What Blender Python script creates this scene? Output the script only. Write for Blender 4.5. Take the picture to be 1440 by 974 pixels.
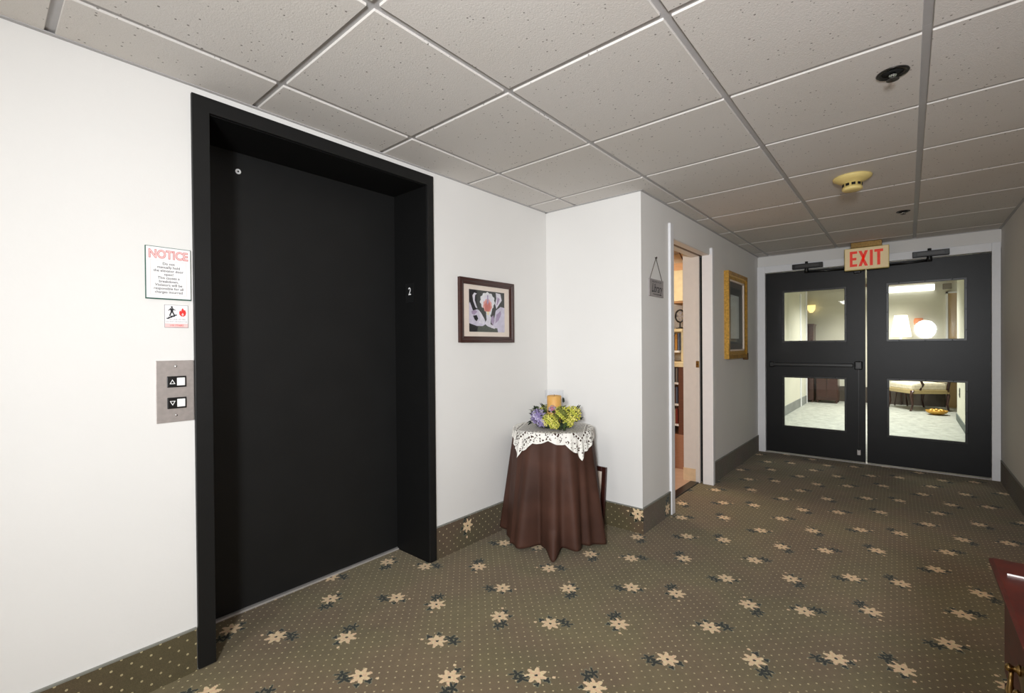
import bpy, bmesh, math, random
from mathutils import Vector, Matrix
R = math.radians
PI = math.pi
random.seed(7)
for o in list(bpy.data.objects):
    bpy.data.objects.remove(o)
C = bpy.context.scene.collection

# ---------------------------------------------------------------- camera
CAM_H = 1.2165
cam_d = bpy.data.cameras.new('camera')
cam = bpy.data.objects.new('camera', cam_d)
C.objects.link(cam)
fw = Vector((0.75553348, 0.65507264, -0.00699994)).normalized()
rt = Vector((0.65502223, -0.75556402, -0.0082997))
rt = (rt - fw * rt.dot(fw)).normalized()
up = rt.cross(fw)
m = Matrix((rt, up, -fw)).transposed().to_4x4()
m.translation = Vector((0, 0, CAM_H))
cam.matrix_world = m
cam_d.sensor_width = 36
cam_d.lens = 36 * 653.33 / 1440
cam_d.shift_x = (720 - 710.036) / 1440
cam_d.shift_y = (491.728 - 487) / 1440
cam_d.clip_start = 0.02
bpy.context.scene.camera = cam

# ---------------------------------------------------------------- light, exposure
sc = bpy.context.scene
sc.view_settings.view_transform = 'Standard'
sc.view_settings.look = 'None'
sc.view_settings.gamma = 1
sc.view_settings.use_curve_mapping = False
sc.view_settings.exposure = 0.06
w = bpy.data.worlds.new('world'); sc.world = w; w.use_nodes = True
w.node_tree.nodes['Background'].inputs[0].default_value = (0.9, 0.95, 1, 1)
w.node_tree.nodes['Background'].inputs[1].default_value = 0.05

def area(name, loc, aim, sx, sy, power, col=(1, 1, 1), shape='RECTANGLE', spread=180):
    d = bpy.data.lights.new(name, 'AREA'); d.shape = shape; d.size = sx; d.size_y = sy
    d.energy = power; d.color = col; d.spread = R(spread)
    o = bpy.data.objects.new(name, d); C.objects.link(o)
    o.location = loc
    o.rotation_euler = (Vector(aim) - Vector(loc)).to_track_quat('-Z', 'Y').to_euler()
    return o
# the photographer's flash and an unseen fill light added behind the camera
area('camera_flash', (-0.9, -0.27, 1.5), (2.65, 1.4, 1.26), 0.35, 0.35, 53, (0.955, 0.98, 1), 'DISK', 120)
area('hall_fill_light', (-1.7, 0.9, 2.19), (-1.7, 0.9, 0), 1.2, 0.6, 36, (1, 0.995, 0.985))
# library beyond the pocket door
area('library_light', (4.3, 2.6, 2.4), (4.3, 2.5, 0), 0.6, 0.6, 27, (1, 0.86, 0.72))
# lobby beyond the fire doors
area('lobby_light', (8.2, 0.5, 2.52), (8.2, 0.5, 0), 1.2, 0.6, 42, (0.97, 1, 0.98), spread=110)
area('lobby_light', (10.6, 0.4, 2.52), (10.6, 0.4, 0), 1.2, 0.6, 74, (1, 0.99, 0.96), spread=125)

# ---------------------------------------------------------------- node helpers
def lin(c):
    return tuple(((x / 255) / 12.92 if x / 255 <= 0.04045 else ((x / 255 + 0.055) / 1.055) ** 2.4) for x in c) + (1,)

class NT:
    def __init__(s, tree): s.t = tree
    def n(s, typ, **kw):
        nd = s.t.nodes.new(typ)
        for k, v in kw.items(): setattr(nd, k, v)
        return nd
    def put(s, sock, v):
        if isinstance(v, (int, float)): sock.default_value = v
        elif isinstance(v, tuple): sock.default_value = v
        else: s.t.links.new(v, sock)
    def m(s, op, a, b=0.0, c=None):
        nd = s.n('ShaderNodeMath', operation=op)
        s.put(nd.inputs[0], a); s.put(nd.inputs[1], b)
        if c is not None: s.put(nd.inputs[2], c)
        return nd.outputs[0]
    def mix(s, f, a, b, blend='MIX'):
        nd = s.n('ShaderNodeMix', data_type='RGBA', blend_type=blend)
        s.put(nd.inputs[0], f); s.put(nd.inputs[6], a); s.put(nd.inputs[7], b)
        return nd.outputs[2]
    def noise(s, vec, scale, detail=2.0, rough=0.5):
        nd = s.n('ShaderNodeTexNoise'); nd.inputs['Scale'].default_value = scale
        nd.inputs['Detail'].default_value = detail; nd.inputs['Roughness'].default_value = rough
        if vec is not None: s.t.links.new(vec, nd.inputs['Vector'])
        return nd.outputs[0]
    def ramp(s, f, stops):
        nd = s.n('ShaderNodeValToRGB'); e = nd.color_ramp.elements
        while len(e) < len(stops): e.new(0.5)
        for el, (p, c) in zip(e, stops): el.position = p; el.color = c
        s.put(nd.inputs[0], f)
        return nd.outputs[0]
    def mrange(s, v, a, b, c=0.0, d=1.0):
        nd = s.n('ShaderNodeMapRange'); s.put(nd.inputs[0], v)
        for i, x in enumerate((a, b, c, d)): nd.inputs[i + 1].default_value = x
        return nd.outputs[0]
    def obj(s): return s.n('ShaderNodeTexCoord').outputs['Object']
    def pos(s): return s.n('ShaderNodeNewGeometry').outputs['Position']
    def sep(s, v):
        nd = s.n('ShaderNodeSeparateXYZ'); s.t.links.new(v, nd.inputs[0]); return nd.outputs
    def bump(s, h, strength, dist, bsdf):
        nd = s.n('ShaderNodeBump'); nd.inputs['Strength'].default_value = strength
        nd.inputs['Distance'].default_value = dist
        s.t.links.new(h, nd.inputs['Height']); s.t.links.new(nd.outputs[0], bsdf.inputs['Normal'])

def newmat(name):
    mt = bpy.data.materials.new(name); mt.use_nodes = True
    return mt, NT(mt.node_tree), mt.node_tree.nodes['Principled BSDF']

def mat(name, col, rough=0.6, metal=0.0, var=0.06, scale=25, bump=0.0, bscale=200, spec=0.5, emit=None, estr=0, coat=0):
    mt, t, b = newmat(name)
    c = lin(col)
    v = t.obj()
    f = t.noise(v, scale, 3)
    dk = tuple(x * (1 - var) for x in c[:3]) + (1,)
    lt = tuple(min(1, x * (1 + var)) for x in c[:3]) + (1,)
    t.put(b.inputs['Base Color'], t.ramp(f, [(0.3, dk), (0.7, lt)]))
    b.inputs['Roughness'].default_value = rough
    b.inputs['Metallic'].default_value = metal
    b.inputs['Specular IOR Level'].default_value = spec
    b.inputs['Coat Weight'].default_value = coat
    if bump: t.bump(t.noise(v, bscale, 2), bump, 0.002, b)
    if emit:
        b.inputs['Emission Color'].default_value = lin(emit); b.inputs['Emission Strength'].default_value = estr
    return mt

def wood(name, c1, c2, rough=0.35, scale=(3, 3, 30), coat=0.2, spec=0.5):
    mt, t, b = newmat(name); b.inputs['Specular IOR Level'].default_value = spec
    mp = t.n('ShaderNodeMapping'); mp.inputs['Scale'].default_value = scale
    t.t.links.new(t.obj(), mp.inputs[0])
    f = t.noise(mp.outputs[0], 6, 5, 0.6)
    t.put(b.inputs['Base Color'], t.ramp(f, [(0.3, lin(c1)), (0.7, lin(c2))]))
    b.inputs['Roughness'].default_value = rough; b.inputs['Coat Weight'].default_value = coat
    return mt

# ---- flower motif group
def flower_group():
    g = bpy.data.node_groups.new('carpet_flower', 'ShaderNodeTree')
    for nm in ('x', 'y', 'cx', 'cy', 'Px', 'Py', 'rot'):
        g.interface.new_socket(nm, in_out='INPUT', socket_type='NodeSocketFloat')
    for nm in ('cream', 'dark', 'grey'):
        g.interface.new_socket(nm, in_out='OUTPUT', socket_type='NodeSocketFloat')
    t = NT(g)
    gi = t.n('NodeGroupInput').outputs; go = t.n('NodeGroupOutput')
    def wrap(p, c, P):
        d = t.m('ADD', t.m('SUBTRACT', p, c), t.m('MULTIPLY', P, 0.5))
        return t.m('SUBTRACT', t.m('FLOORED_MODULO', d, P), t.m('MULTIPLY', P, 0.5))
    dx = wrap(gi['x'], gi['cx'], gi['Px']); dy = wrap(gi['y'], gi['cy'], gi['Py'])
    co = t.m('COSINE', gi['rot']); si = t.m('SINE', gi['rot'])
    x = t.m('ADD', t.m('MULTIPLY', dx, co), t.m('MULTIPLY', dy, si))
    y = t.m('SUBTRACT', t.m('MULTIPLY', dy, co), t.m('MULTIPLY', dx, si))
    def star(cx, cy, r0, amp, n, ph=0.0, sx=1.0, sy=1.0):
        ax = t.m('MULTIPLY', t.m('SUBTRACT', x, cx), sx); ay = t.m('MULTIPLY', t.m('SUBTRACT', y, cy), sy)
        r = t.m('SQRT', t.m('ADD', t.m('MULTIPLY', ax, ax), t.m('MULTIPLY', ay, ay)))
        if n == 0: return t.m('SUBTRACT', r0, r)
        th = t.m('ARCTAN2', ay, ax)
        lim = t.m('MULTIPLY_ADD', t.m('COSINE', t.m('MULTIPLY_ADD', th, float(n), ph)), amp, r0)
        return t.m('SUBTRACT', lim, r)
    gt = lambda v, e=0.0: t.m('GREATER_THAN', v, e)
    mx = lambda a, b: t.m('MAXIMUM', a, b)
    fl = star(0, 0, 0.0345, 0.0100, 7, 0.4)
    bud = star(-0.064, 0.018, 0.0065, 0, 0)
    cream = t.m('MULTIPLY', mx(gt(fl), gt(bud)), gt(t.m('MULTIPLY', star(0, 0, 0.0060, 0, 0), -1.0)))
    l1 = star(0.056, 0.012, 0.018, 0.010, 5, 0.9, 0.8, 1.25)
    l2 = star(0.070, -0.014, 0.016, 0.009, 5, 0.2, 0.8, 1.15)
    l3 = star(-0.036, 0.030, 0.011, 0.004, 3, 0.0)
    l4 = star(0.004, 0.047, 0.009, 0.003, 3, 1.0)
    lv = mx(mx(l1, l2), mx(l3, l4))
    dark = mx(gt(lv), gt(star(0, 0, 0.0060, 0, 0)))
    grey = gt(mx(lv, star(0, 0, 0.040, 0.010, 7, 0.4)), -0.0035)
    grey = mx(gt(lv, -0.0035), 0.0)
    t.put(go.inputs['cream'], cream); t.put(go.inputs['dark'], dark); t.put(go.inputs['grey'], grey)
    return g
FG = flower_group()

def carpet(name, axes, flowers, P, cell, base=((138, 122, 88), (118, 103, 74)), off=(0, 0), dotr=0.105, dotcol=(206, 190, 148), dotamt=0.9, rot=0.0):
    mt, t, b = newmat(name)
    p = t.pos(); s = t.sep(p)
    X, Y = s[axes[0]], s[axes[1]]
    if rot:
        c_, s_ = math.cos(rot), math.sin(rot)
        X, Y = (t.m('ADD', t.m('MULTIPLY', X, c_), t.m('MULTIPLY', Y, s_)), t.m('SUBTRACT', t.m('MULTIPLY', Y, c_), t.m('MULTIPLY', X, s_)))
    # slight tuft wobble so that the outlines look woven
    wob = t.n('ShaderNodeTexNoise'); wob.inputs['Scale'].default_value = 260; wob.inputs['Detail'].default_value = 1
    t.t.links.new(p, wob.inputs['Vector'])
    ws = t.sep(wob.outputs['Color'])
    xw = t.m('ADD', X, t.m('MULTIPLY', t.m('SUBTRACT', ws[0], 0.5), 0.010))
    yw = t.m('ADD', Y, t.m('MULTIPLY', t.m('SUBTRACT', ws[1], 0.5), 0.010))
    # dots
    a, c = cell
    u = t.m('ADD', t.m('DIVIDE', X, a), t.m('DIVIDE', Y, c)); v = t.m('SUBTRACT', t.m('DIVIDE', X, a), t.m('DIVIDE', Y, c))
    fr = lambda q: t.m('SUBTRACT', q, t.m('ROUND', q))
    du, dv = fr(u), fr(v)
    dd = t.m('SQRT', t.m('ADD', t.m('MULTIPLY', du, du), t.m('MULTIPLY', dv, dv)))
    dot = t.m('LESS_THAN', dd, t.m('MULTIPLY_ADD', t.noise(p, 60, 1), 0.05, dotr - 0.025))
    dot = t.m('MULTIPLY', dot, t.mrange(t.noise(p, 9, 2), 0.3, 0.7, dotamt * 0.55, dotamt))
    # ground
    big = t.noise(p, 1.6, 3, 0.6); fine = t.noise(p, 420, 2, 0.7); mid = t.noise(p, 22, 3, 0.6)
    col = t.mix(t.mrange(big, 0.38, 0.62), lin(base[0]), lin(base[1]))
    tint = t.mix(t.mrange(t.noise(p, 3.1, 1), 0.42, 0.6), lin((112, 106, 70)), lin((128, 102, 82)))
    col = t.mix(0.35, col, tint)
    col = t.mix(t.mrange(mid, 0.3, 0.7, 0.0, 0.22), col, lin((70, 60, 44)))
    col = t.mix(t.mrange(fine, 0.35, 0.65, 0.0, 0.42), col, lin((52, 45, 32)))
    col = t.mix(dot, col, lin(dotcol))
    cr = dk = gr = None
    for (cx_, cy_, ro) in flowers:
        g = t.n('ShaderNodeGroup'); g.node_tree = FG
        t.put(g.inputs['x'], xw); t.put(g.inputs['y'], yw)
        for k, val in (('cx', cx_), ('cy', cy_), ('Px', P[0]), ('Py', P[1]), ('rot', R(ro))): g.inputs[k].default_value = val
        o = g.outputs
        if cr is None: cr, dk, gr = o['cream'], o['dark'], o['grey']
        else: cr, dk, gr = t.m('MAXIMUM', cr, o['cream']), t.m('MAXIMUM', dk, o['dark']), t.m('MAXIMUM', gr, o['grey'])
    if cr is not None:
        col = t.mix(t.m('MULTIPLY', gr, 0.45), col, lin((134, 142, 120)))
        col = t.mix(t.m('MULTIPLY', cr, 0.95), col, t.mix(t.mrange(t.noise(p, 90, 2), 0.35, 0.65), lin((228, 208, 164)), lin((222, 184, 150))))
        col = t.mix(t.m('MULTIPLY', dk, 0.95), col, lin((20, 27, 22)))
    t.put(b.inputs['Base Color'], col)
    b.inputs['Roughness'].default_value = 0.95; b.inputs['Specular IOR Level'].default_value = 0.1
    b.inputs['Sheen Weight'].default_value = 0.15
    t.bump(fine, 0.5, 0.004, b)
    return mt

M = {}
PX, PY = 0.811, 0.841
FL = [(0.960, 1.522, 135), (1.376, 1.022, 135), (1.278, 1.457, -45), (1.675, 1.164, -45), (1.165, 1.262, -135), (1.575, 1.372, -135), (1.460, 0.826, 45), (1.052, 0.930, 45)]
M['carpet'] = carpet('patterned_carpet', (0, 1), FL, (PX, PY), (PX / 18, PY / 19), rot=R(0.8))
CB = ((96, 84, 66), (80, 70, 54))
M['base_w1'] = carpet('carpet_baseboard', (0, 2), [(1.985, 0.125, 100)], (9, 9), (0.055, 0.052), base=CB, dotr=0.10)
M['base_w2'] = carpet('carpet_baseboard', (1, 2), [(1.325, 0.125, 200)], (9, 9), (0.055, 0.052), base=CB, dotr=0.09)
M['base_w3'] = carpet('carpet_baseboard', (0, 2), [(3.225, 0.06, 90)], (9, 9), (0.055, 0.052), base=CB, dotr=0.06, dotamt=0.4)
M['wall'] = mat('painted_wall', (228, 226, 223), 0.75, var=0.012, scale=2.5, bump=0.12, bscale=120, spec=0.3)
M['wall_warm'] = mat('library_wall_paint', (225, 205, 175), 0.8, var=0.02)
M['wall_lobby'] = mat('lobby_wall_paint', (206, 203, 186), 0.8, var=0.03, scale=3)
M['trim'] = mat('white_trim_paint', (232, 232, 234), 0.4, var=0.015, spec=0.5)
M['jamb_white'] = mat('off_white_enamel', (214, 208, 202), 0.5, var=0.02)
M['black'] = mat('black_satin_paint', (24, 24, 24), 0.45, var=0.08, scale=14, bump=0.08, bscale=90, spec=0.3)
M['jambblack'] = mat('black_jamb_paint', (15, 15, 15), 0.6, var=0.08, scale=14, spec=0.2)
M['doorblack'] = mat('black_door_paint', (26, 26, 26), 0.5, var=0.1, scale=6, bump=0.05, bscale=60, spec=0.3)
M['fireblack'] = mat('black_gloss_paint', (17, 17, 18), 0.40, var=0.2, scale=8, bump=0.1, bscale=40, spec=0.3)
M['blackmetal'] = mat('black_hardware', (14, 14, 14), 0.35, spec=0.5)
M['voidblack'] = mat('dark_pocket', (8, 8, 8), 0.9)
M['steel'] = mat('brushed_steel', (180, 172, 168), 0.45, 0.6, var=0.08, scale=60)
M['alu'] = mat('painted_highlight', (190, 185, 182), 0.45, 0.4, var=0.05)
M['chrome'] = mat('polished_steel', (215, 215, 215), 0.2, 1.0)
M['brass'] = mat('aged_brass', (134, 108, 66), 0.3, 1.0, var=0.2, scale=80)
M['gold'] = mat('gilt_frame', (196, 150, 66), 0.4, 0.5, var=0.3, scale=60, bump=0.4, bscale=90)
M['golddark'] = mat('dark_gilt', (92, 62, 26), 0.5, 0.4, var=0.3, scale=60)
M['tee'] = mat('ceiling_grid_metal', (176, 174, 174), 0.5, var=0.02)
M['bind'] = mat('grey_binding', (128, 128, 120), 0.7)
M['plastic'] = mat('cream_plastic', (228, 206, 134), 0.5, var=0.02)
M['white'] = mat('white_plastic', (235, 235, 235), 0.45, var=0.01)
M['paper'] = mat('white_card', (240, 238, 238), 0.6, var=0.01)
M['ink'] = mat('dark_ink', (40, 40, 46), 0.7)
M['greyink'] = mat('grey_ink', (150, 146, 150), 0.7)
M['redink'] = mat('red_ink', (196, 60, 58), 0.7)
M['pinkink'] = mat('pink_ink', (240, 196, 194), 0.7)
M['signgreen'] = mat('green_edge', (30, 84, 70), 0.5)
M['firered'] = mat('flame_red', (226, 52, 48), 0.7)
M['darkwood'] = wood('dark_walnut_frame', (44, 18, 14), (66, 30, 22), 0.35)
M['cherry'] = wood('cherry_wood', (168, 52, 12), (208, 86, 24), 0.45, (4, 4, 30), 0.0, 0.12)
M['cherry_dark'] = wood('dark_cherry_moulding', (52, 14, 11), (84, 26, 16), 0.42, (4, 4, 30), 0.0, 0.25)
M['mat_cream'] = mat('cream_mount_board', (232, 216, 200), 0.85, var=0.02)
M['bookwood'] = wood('brown_bookcase_wood', (84, 46, 30), (104, 60, 38), 0.5)
M['lightwood'] = wood('light_oak_wood', (196, 148, 104), (212, 166, 120), 0.5)
M['beige'] = mat('beige_laminate', (222, 206, 164), 0.5)
M['vinyl'] = mat('beige_vinyl_base', (214, 186, 150), 0.6)
M['libfloor'] = mat('library_sheet_floor', (190, 158, 136), 0.5, var=0.06, scale=12)
M['candle'] = mat('amber_wax', (226, 172, 92), 0.5, var=0.05)
M['candle'].node_tree.nodes['Principled BSDF'].inputs['Subsurface Weight'].default_value = 0.15
M['cushion'] = mat('cream_upholstery', (226, 214, 188), 0.85, var=0.12, scale=18)
M['exitface'] = mat('cream_sign_face', (236, 214, 170), 0.5, var=0.02, emit=(236, 205, 150), estr=0.10)
M['exitred'] = mat('exit_letter_red', (226, 52, 30), 0.5, emit=(230, 50, 26), estr=0.22)

def glass(name, tint=(1, 1, 1), amt=0.1, rough=0.02):
    mt, t, b = newmat(name)
    out = mt.node_tree.nodes['Material Output']
    tr = t.n('ShaderNodeBsdfTransparent'); tr.inputs[0].default_value = tint + (1,)
    gl = t.n('ShaderNodeBsdfGlossy'); gl.inputs['Roughness'].default_value = rough
    fr = t.n('ShaderNodeLayerWeight'); fr.inputs[0].default_value = 0.25
    mx = t.n('ShaderNodeMixShader')
    t.put(mx.inputs[0], t.m('MULTIPLY_ADD', t.m('POWER', fr.outputs['Facing'], 3.0), 0.5, amt))
    t.t.links.new(tr.outputs[0], mx.inputs[1]); t.t.links.new(gl.outputs[0], mx.inputs[2])
    t.t.links.new(mx.outputs[0], out.inputs[0])
    mt.node_tree.nodes.remove(b)
    return mt
M['glass'] = glass('window_glass', (0.96, 0.98, 0.97), 0.035)
M['clearglass'] = glass('clear_glass', (0.985, 0.99, 1.0), 0.02, 0.05)

def tile_mat():
    mt, t, b = newmat('mineral_ceiling_tile')
    p = t.obj()
    v = t.n('ShaderNodeTexVoronoi'); v.inputs['Scale'].default_value = 62; t.t.links.new(p, v.inputs['Vector'])
    cs = t.sep(v.outputs['Color'])
    size = t.m('MULTIPLY', t.m('MAXIMUM', t.m('SUBTRACT', cs[0], 0.55), 0.0), 0.50)
    hole = t.m('LESS_THAN', v.outputs['Distance'], size)
    v2 = t.n('ShaderNodeTexVoronoi'); v2.inputs['Scale'].default_value = 190; t.t.links.new(p, v2.inputs['Vector'])
    c2 = t.sep(v2.outputs['Color'])
    h2 = t.m('LESS_THAN', v2.outputs['Distance'], t.m('MULTIPLY', t.m('MAXIMUM', t.m('SUBTRACT', c2[0], 0.6), 0.0), 0.6))
    base = t.ramp(t.noise(p, 1.3, 2), [(0.3, lin((211, 206, 200))), (0.7, lin((216, 212, 208)))])
    base = t.mix(t.m('MULTIPLY', h2, 0.28), base, lin((120, 114, 106)))
    base = t.mix(t.m('MULTIPLY', hole, 0.75), base, lin((98, 92, 86)))
    t.put(b.inputs['Base Color'], base); b.inputs['Roughness'].default_value = 0.9
    b.inputs['Specular IOR Level'].default_value = 0.15
    t.bump(t.noise(p, 160, 3, 0.7), 0.35, 0.003, b)
    return mt
M['tile'] = tile_mat()

def lobby_carpet():
    mt, t, b = newmat('pale_grey_carpet')
    p = t.pos()
    f = t.noise(p, 9, 4, 0.7)
    c = t.ramp(f, [(0.3, lin((128, 130, 120))), (0.55, lin((160, 160, 150))), (0.8, lin((178, 176, 164)))])
    t.put(b.inputs['Base Color'], c); b.inputs['Roughness'].default_value = 0.6
    return mt
M['lobbycarpet'] = lobby_carpet()

def cloth_mat():
    mt, t, b = newmat('brown_satin_cloth')
    p = t.obj()
    c = t.ramp(t.noise(p, 5, 3), [(0.3, lin((60, 39, 31))), (0.7, lin((80, 53, 43)))])
    t.put(b.inputs['Base Color'], c); b.inputs['Roughness'].default_value = 0.6
    b.inputs['Specular IOR Level'].default_value = 0.2
    t.bump(t.noise(p, 500, 1), 0.2, 0.001, b)
    return mt
M['cloth'] = cloth_mat()

def lace_mat():
    mt, t, b = newmat('white_crochet_lace')
    uv = t.n('ShaderNodeUVMap'); uv.uv_map = 'lace'
    s = t.sep(uv.outputs[0])          # metres on the flat cloth, centred at 0
    au, av = t.m('ABSOLUTE', s[0]), t.m('ABSOLUTE', s[1])
    e = t.m('MAXIMUM', au, av)        # distance towards the border
    # filet grid in the middle
    g = lambda q: t.m('ABSOLUTE', t.m('SUBTRACT', t.m('FRACT', t.m('DIVIDE', q, 0.0085)), 0.5))
    gridhole = t.m('LESS_THAN', t.m('MAXIMUM', g(s[0]), g(s[1])), 0.33)
    # scalloped floral border
    vo = t.n('ShaderNodeTexVoronoi', feature='DISTANCE_TO_EDGE'); vo.inputs['Scale'].default_value = 34
    t.t.links.new(uv.outputs[0], vo.inputs['Vector'])
    wv = t.noise(uv.outputs[0], 42, 2, 0.5)
    flor = t.m('MULTIPLY', t.m('GREATER_THAN', vo.outputs[0], 0.10), t.m('GREATER_THAN', t.m('ABSOLUTE', t.m('SUBTRACT', wv, 0.5)), 0.055))
    flor = t.m('MULTIPLY', flor, t.m('LESS_THAN', t.noise(uv.outputs[0], 25, 1), 0.56))
    ring = t.m('LESS_THAN', t.m('ABSOLUTE', t.m('SUBTRACT', e, 0.208)), 0.006)
    dots = t.m('MULTIPLY', ring, t.m('LESS_THAN', t.m('ABSOLUTE', t.m('SUBTRACT', t.m('FRACT', t.m('DIVIDE', t.m('MINIMUM', au, av), 0.022)), 0.5)), 0.3))
    inborder = t.m('GREATER_THAN', e, 0.216)
    hole = t.m('ADD', t.m('MULTIPLY', t.m('LESS_THAN', e, 0.198), gridhole), t.m('MULTIPLY', inborder, flor))
    hole = t.m('ADD', hole, dots)
    att = t.n('ShaderNodeAttribute', attribute_name='edge')
    hole = t.m('MULTIPLY', hole, t.m('LESS_THAN', att.outputs['Fac'], 0.5))
    hole = t.m('MINIMUM', hole, 1.0)
    b.inputs['Base Color'].default_value = lin((236, 233, 226)); b.inputs['Roughness'].default_value = 0.9
    t.put(b.inputs['Alpha'], t.m('SUBTRACT', 1.0, hole))
    return mt
M['lace'] = lace_mat()

# ---------------------------------------------------------------- mesh helpers
def bx(bm, x0, x1, y0, y1, z0, z1, mi=0):
    x0, x1 = min(x0, x1), max(x0, x1); y0, y1 = min(y0, y1), max(y0, y1); z0, z1 = min(z0, z1), max(z0, z1)
    v = [bm.verts.new(p) for p in ((x0, y0, z0), (x1, y0, z0), (x1, y1, z0), (x0, y1, z0), (x0, y0, z1), (x1, y0, z1), (x1, y1, z1), (x0, y1, z1))]
    for f in ((0, 3, 2, 1), (4, 5, 6, 7), (0, 1, 5, 4), (1, 2, 6, 5), (2, 3, 7, 6), (3, 0, 4, 7)):
        bm.faces.new([v[i] for i in f]).material_index = mi

def lathe(bm, prof, cx=0, cy=0, cz=0, n=32, axis='Z', mi=0, cap=True):
    rings = []
    for r, h in prof:
        ring = []
        for i in range(n):
            a = 2 * PI * i / n
            if axis == 'Z': p = (cx + r * math.cos(a), cy + r * math.sin(a), cz + h)
            elif axis == 'Y': p = (cx + r * math.cos(a), cy + h, cz + r * math.sin(a))
            else: p = (cx + h, cy + r * math.cos(a), cz + r * math.sin(a))
            ring.append(bm.verts.new(p))
        rings.append(ring)
    for k in range(len(rings) - 1):
        for i in range(n):
            j = (i + 1) % n
            f = bm.faces.new((rings[k][i], rings[k][j], rings[k + 1][j], rings[k + 1][i])); f.material_index = mi; f.smooth = True
    if cap:
        for rg in (rings[0], rings[-1]):
            try: bm.faces.new(rg).material_index = mi
            except ValueError: pass

def tube(bm, pts, r, n=10, mi=0):
    pts = [Vector(p) for p in pts]; rings = []
    rr = r if isinstance(r, (list, tuple)) else [r] * len(pts)
    for i, p in enumerate(pts):
        d = (pts[min(i + 1, len(pts) - 1)] - pts[max(i - 1, 0)]).normalized()
        a = d.cross(Vector((0, 0, 1)))
        if a.length < 0.05: a = d.cross(Vector((1, 0, 0)))
        a.normalize(); b = d.cross(a)
        rings.append([bm.verts.new(p + (a * math.cos(2 * PI * k / n) + b * math.sin(2 * PI * k / n)) * rr[i]) for k in range(n)])
    for k in range(len(rings) - 1):
        for i in range(n):
            j = (i + 1) % n
            f = bm.faces.new((rings[k][i], rings[k][j], rings[k + 1][j], rings[k + 1][i])); f.smooth = True; f.material_index = mi
    for rg in (rings[0], rings[-1]): bm.faces.new(rg).material_index = mi

def poly(bm, pts, mi=0):
    f = bm.faces.new([bm.verts.new(p) for p in pts]); f.material_index = mi; return f

def prism(bm, pts, d, mi=0):
    """pts: outline in 3-D; d: extrusion vector"""
    a = [bm.verts.new(p) for p in pts]; b = [bm.verts.new(Vector(p) + Vector(d)) for p in pts]
    bm.faces.new(a).material_index = mi; bm.faces.new(b[::-1]).material_index = mi
    n = len(a)
    for i in range(n):
        j = (i + 1) % n
        bm.faces.new((a[i], b[i], b[j], a[j])).material_index = mi

def obj(name, bm, mats, parent=None, loc=(0, 0, 0), bev=0.0, seg=2, smooth=False, wn=True):
    bmesh.ops.recalc_face_normals(bm, faces=bm.faces)
    me = bpy.data.meshes.new(name); bm.to_mesh(me); bm.free()
    for x in (mats if isinstance(mats, (list, tuple)) else [mats]): me.materials.append(x)
    if smooth:
        for p in me.polygons: p.use_smooth = True
    o = bpy.data.objects.new(name, me); C.objects.link(o)
    if parent: o.parent = parent
    o.location = loc
    if bev:
        b = o.modifiers.new('bevel', 'BEVEL'); b.width = bev; b.segments = seg; b.limit_method = 'ANGLE'; b.angle_limit = R(40)
    return o

def B(): return bmesh.new()
def boxobj(name, dims, m, parent=None, bev=0.0, loc=(0, 0, 0)):
    bm = B()
    for d in (dims if isinstance(dims[0], (tuple, list)) else [dims]): bx(bm, *d)
    return obj(name, bm, m, parent, bev=bev, loc=loc)

def tag(o, label=None, cat=None, group=None, kind=None):
    if label: o['label'] = label
    if cat: o['category'] = cat
    if group: o['group'] = group
    if kind: o['kind'] = kind
    return o
def thing(name, label, cat, loc=(0, 0, 0), rotz=0, group=None, kind=None):
    o = bpy.data.objects.new(name, None); C.objects.link(o); o.location = loc; o.rotation_euler = (0, 0, rotz)
    o.empty_display_size = 0.1
    return tag(o, label, cat, group, kind)
def struct(name, dims, m, label, cat, bev=0.0):
    return tag(boxobj(name, dims, m, bev=bev), label, cat, kind='structure')

def text_bm(bm, txt, size, to3d, mi=0, depth=0.0, shear=0.0, bold=0.0, sx=1.0):
    cu = bpy.data.curves.new('t', 'FONT'); cu.body = txt; cu.size = size; cu.align_x = 'CENTER'; cu.align_y = 'CENTER'
    cu.shear = shear; cu.offset = bold; cu.resolution_u = 3
    o = bpy.data.objects.new('t', cu); C.objects.link(o)
    dg = bpy.context.evaluated_depsgraph_get()
    me = bpy.data.meshes.new_from_object(o.evaluated_get(dg))
    bpy.data.objects.remove(o); bpy.data.curves.remove(cu)
    vs = [bm.verts.new(to3d(v.co.x * sx, v.co.y)) for v in me.vertices]
    for p in me.polygons:
        try:
            f = bm.faces.new([vs[i] for i in p.vertices]); f.material_index = mi
        except ValueError: pass
    bpy.data.meshes.remove(me)

# ---------------------------------------------------------------- shell
H = 2.2114
Y1, X2, Y3, X5, Y4 = 2.0423, 2.8371, 1.2941, 5.9181, -0.6199
XB = -3.0
OPX0, OPX1, OPZ = 0.612, 1.692, 2.127       # lift opening
YD = 2.335                                  # lift door plane
PK0, PK1, PKZ = 3.345, 4.205, 2.0           # pocket door opening
FT = 2.02                                   # fire door head

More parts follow.
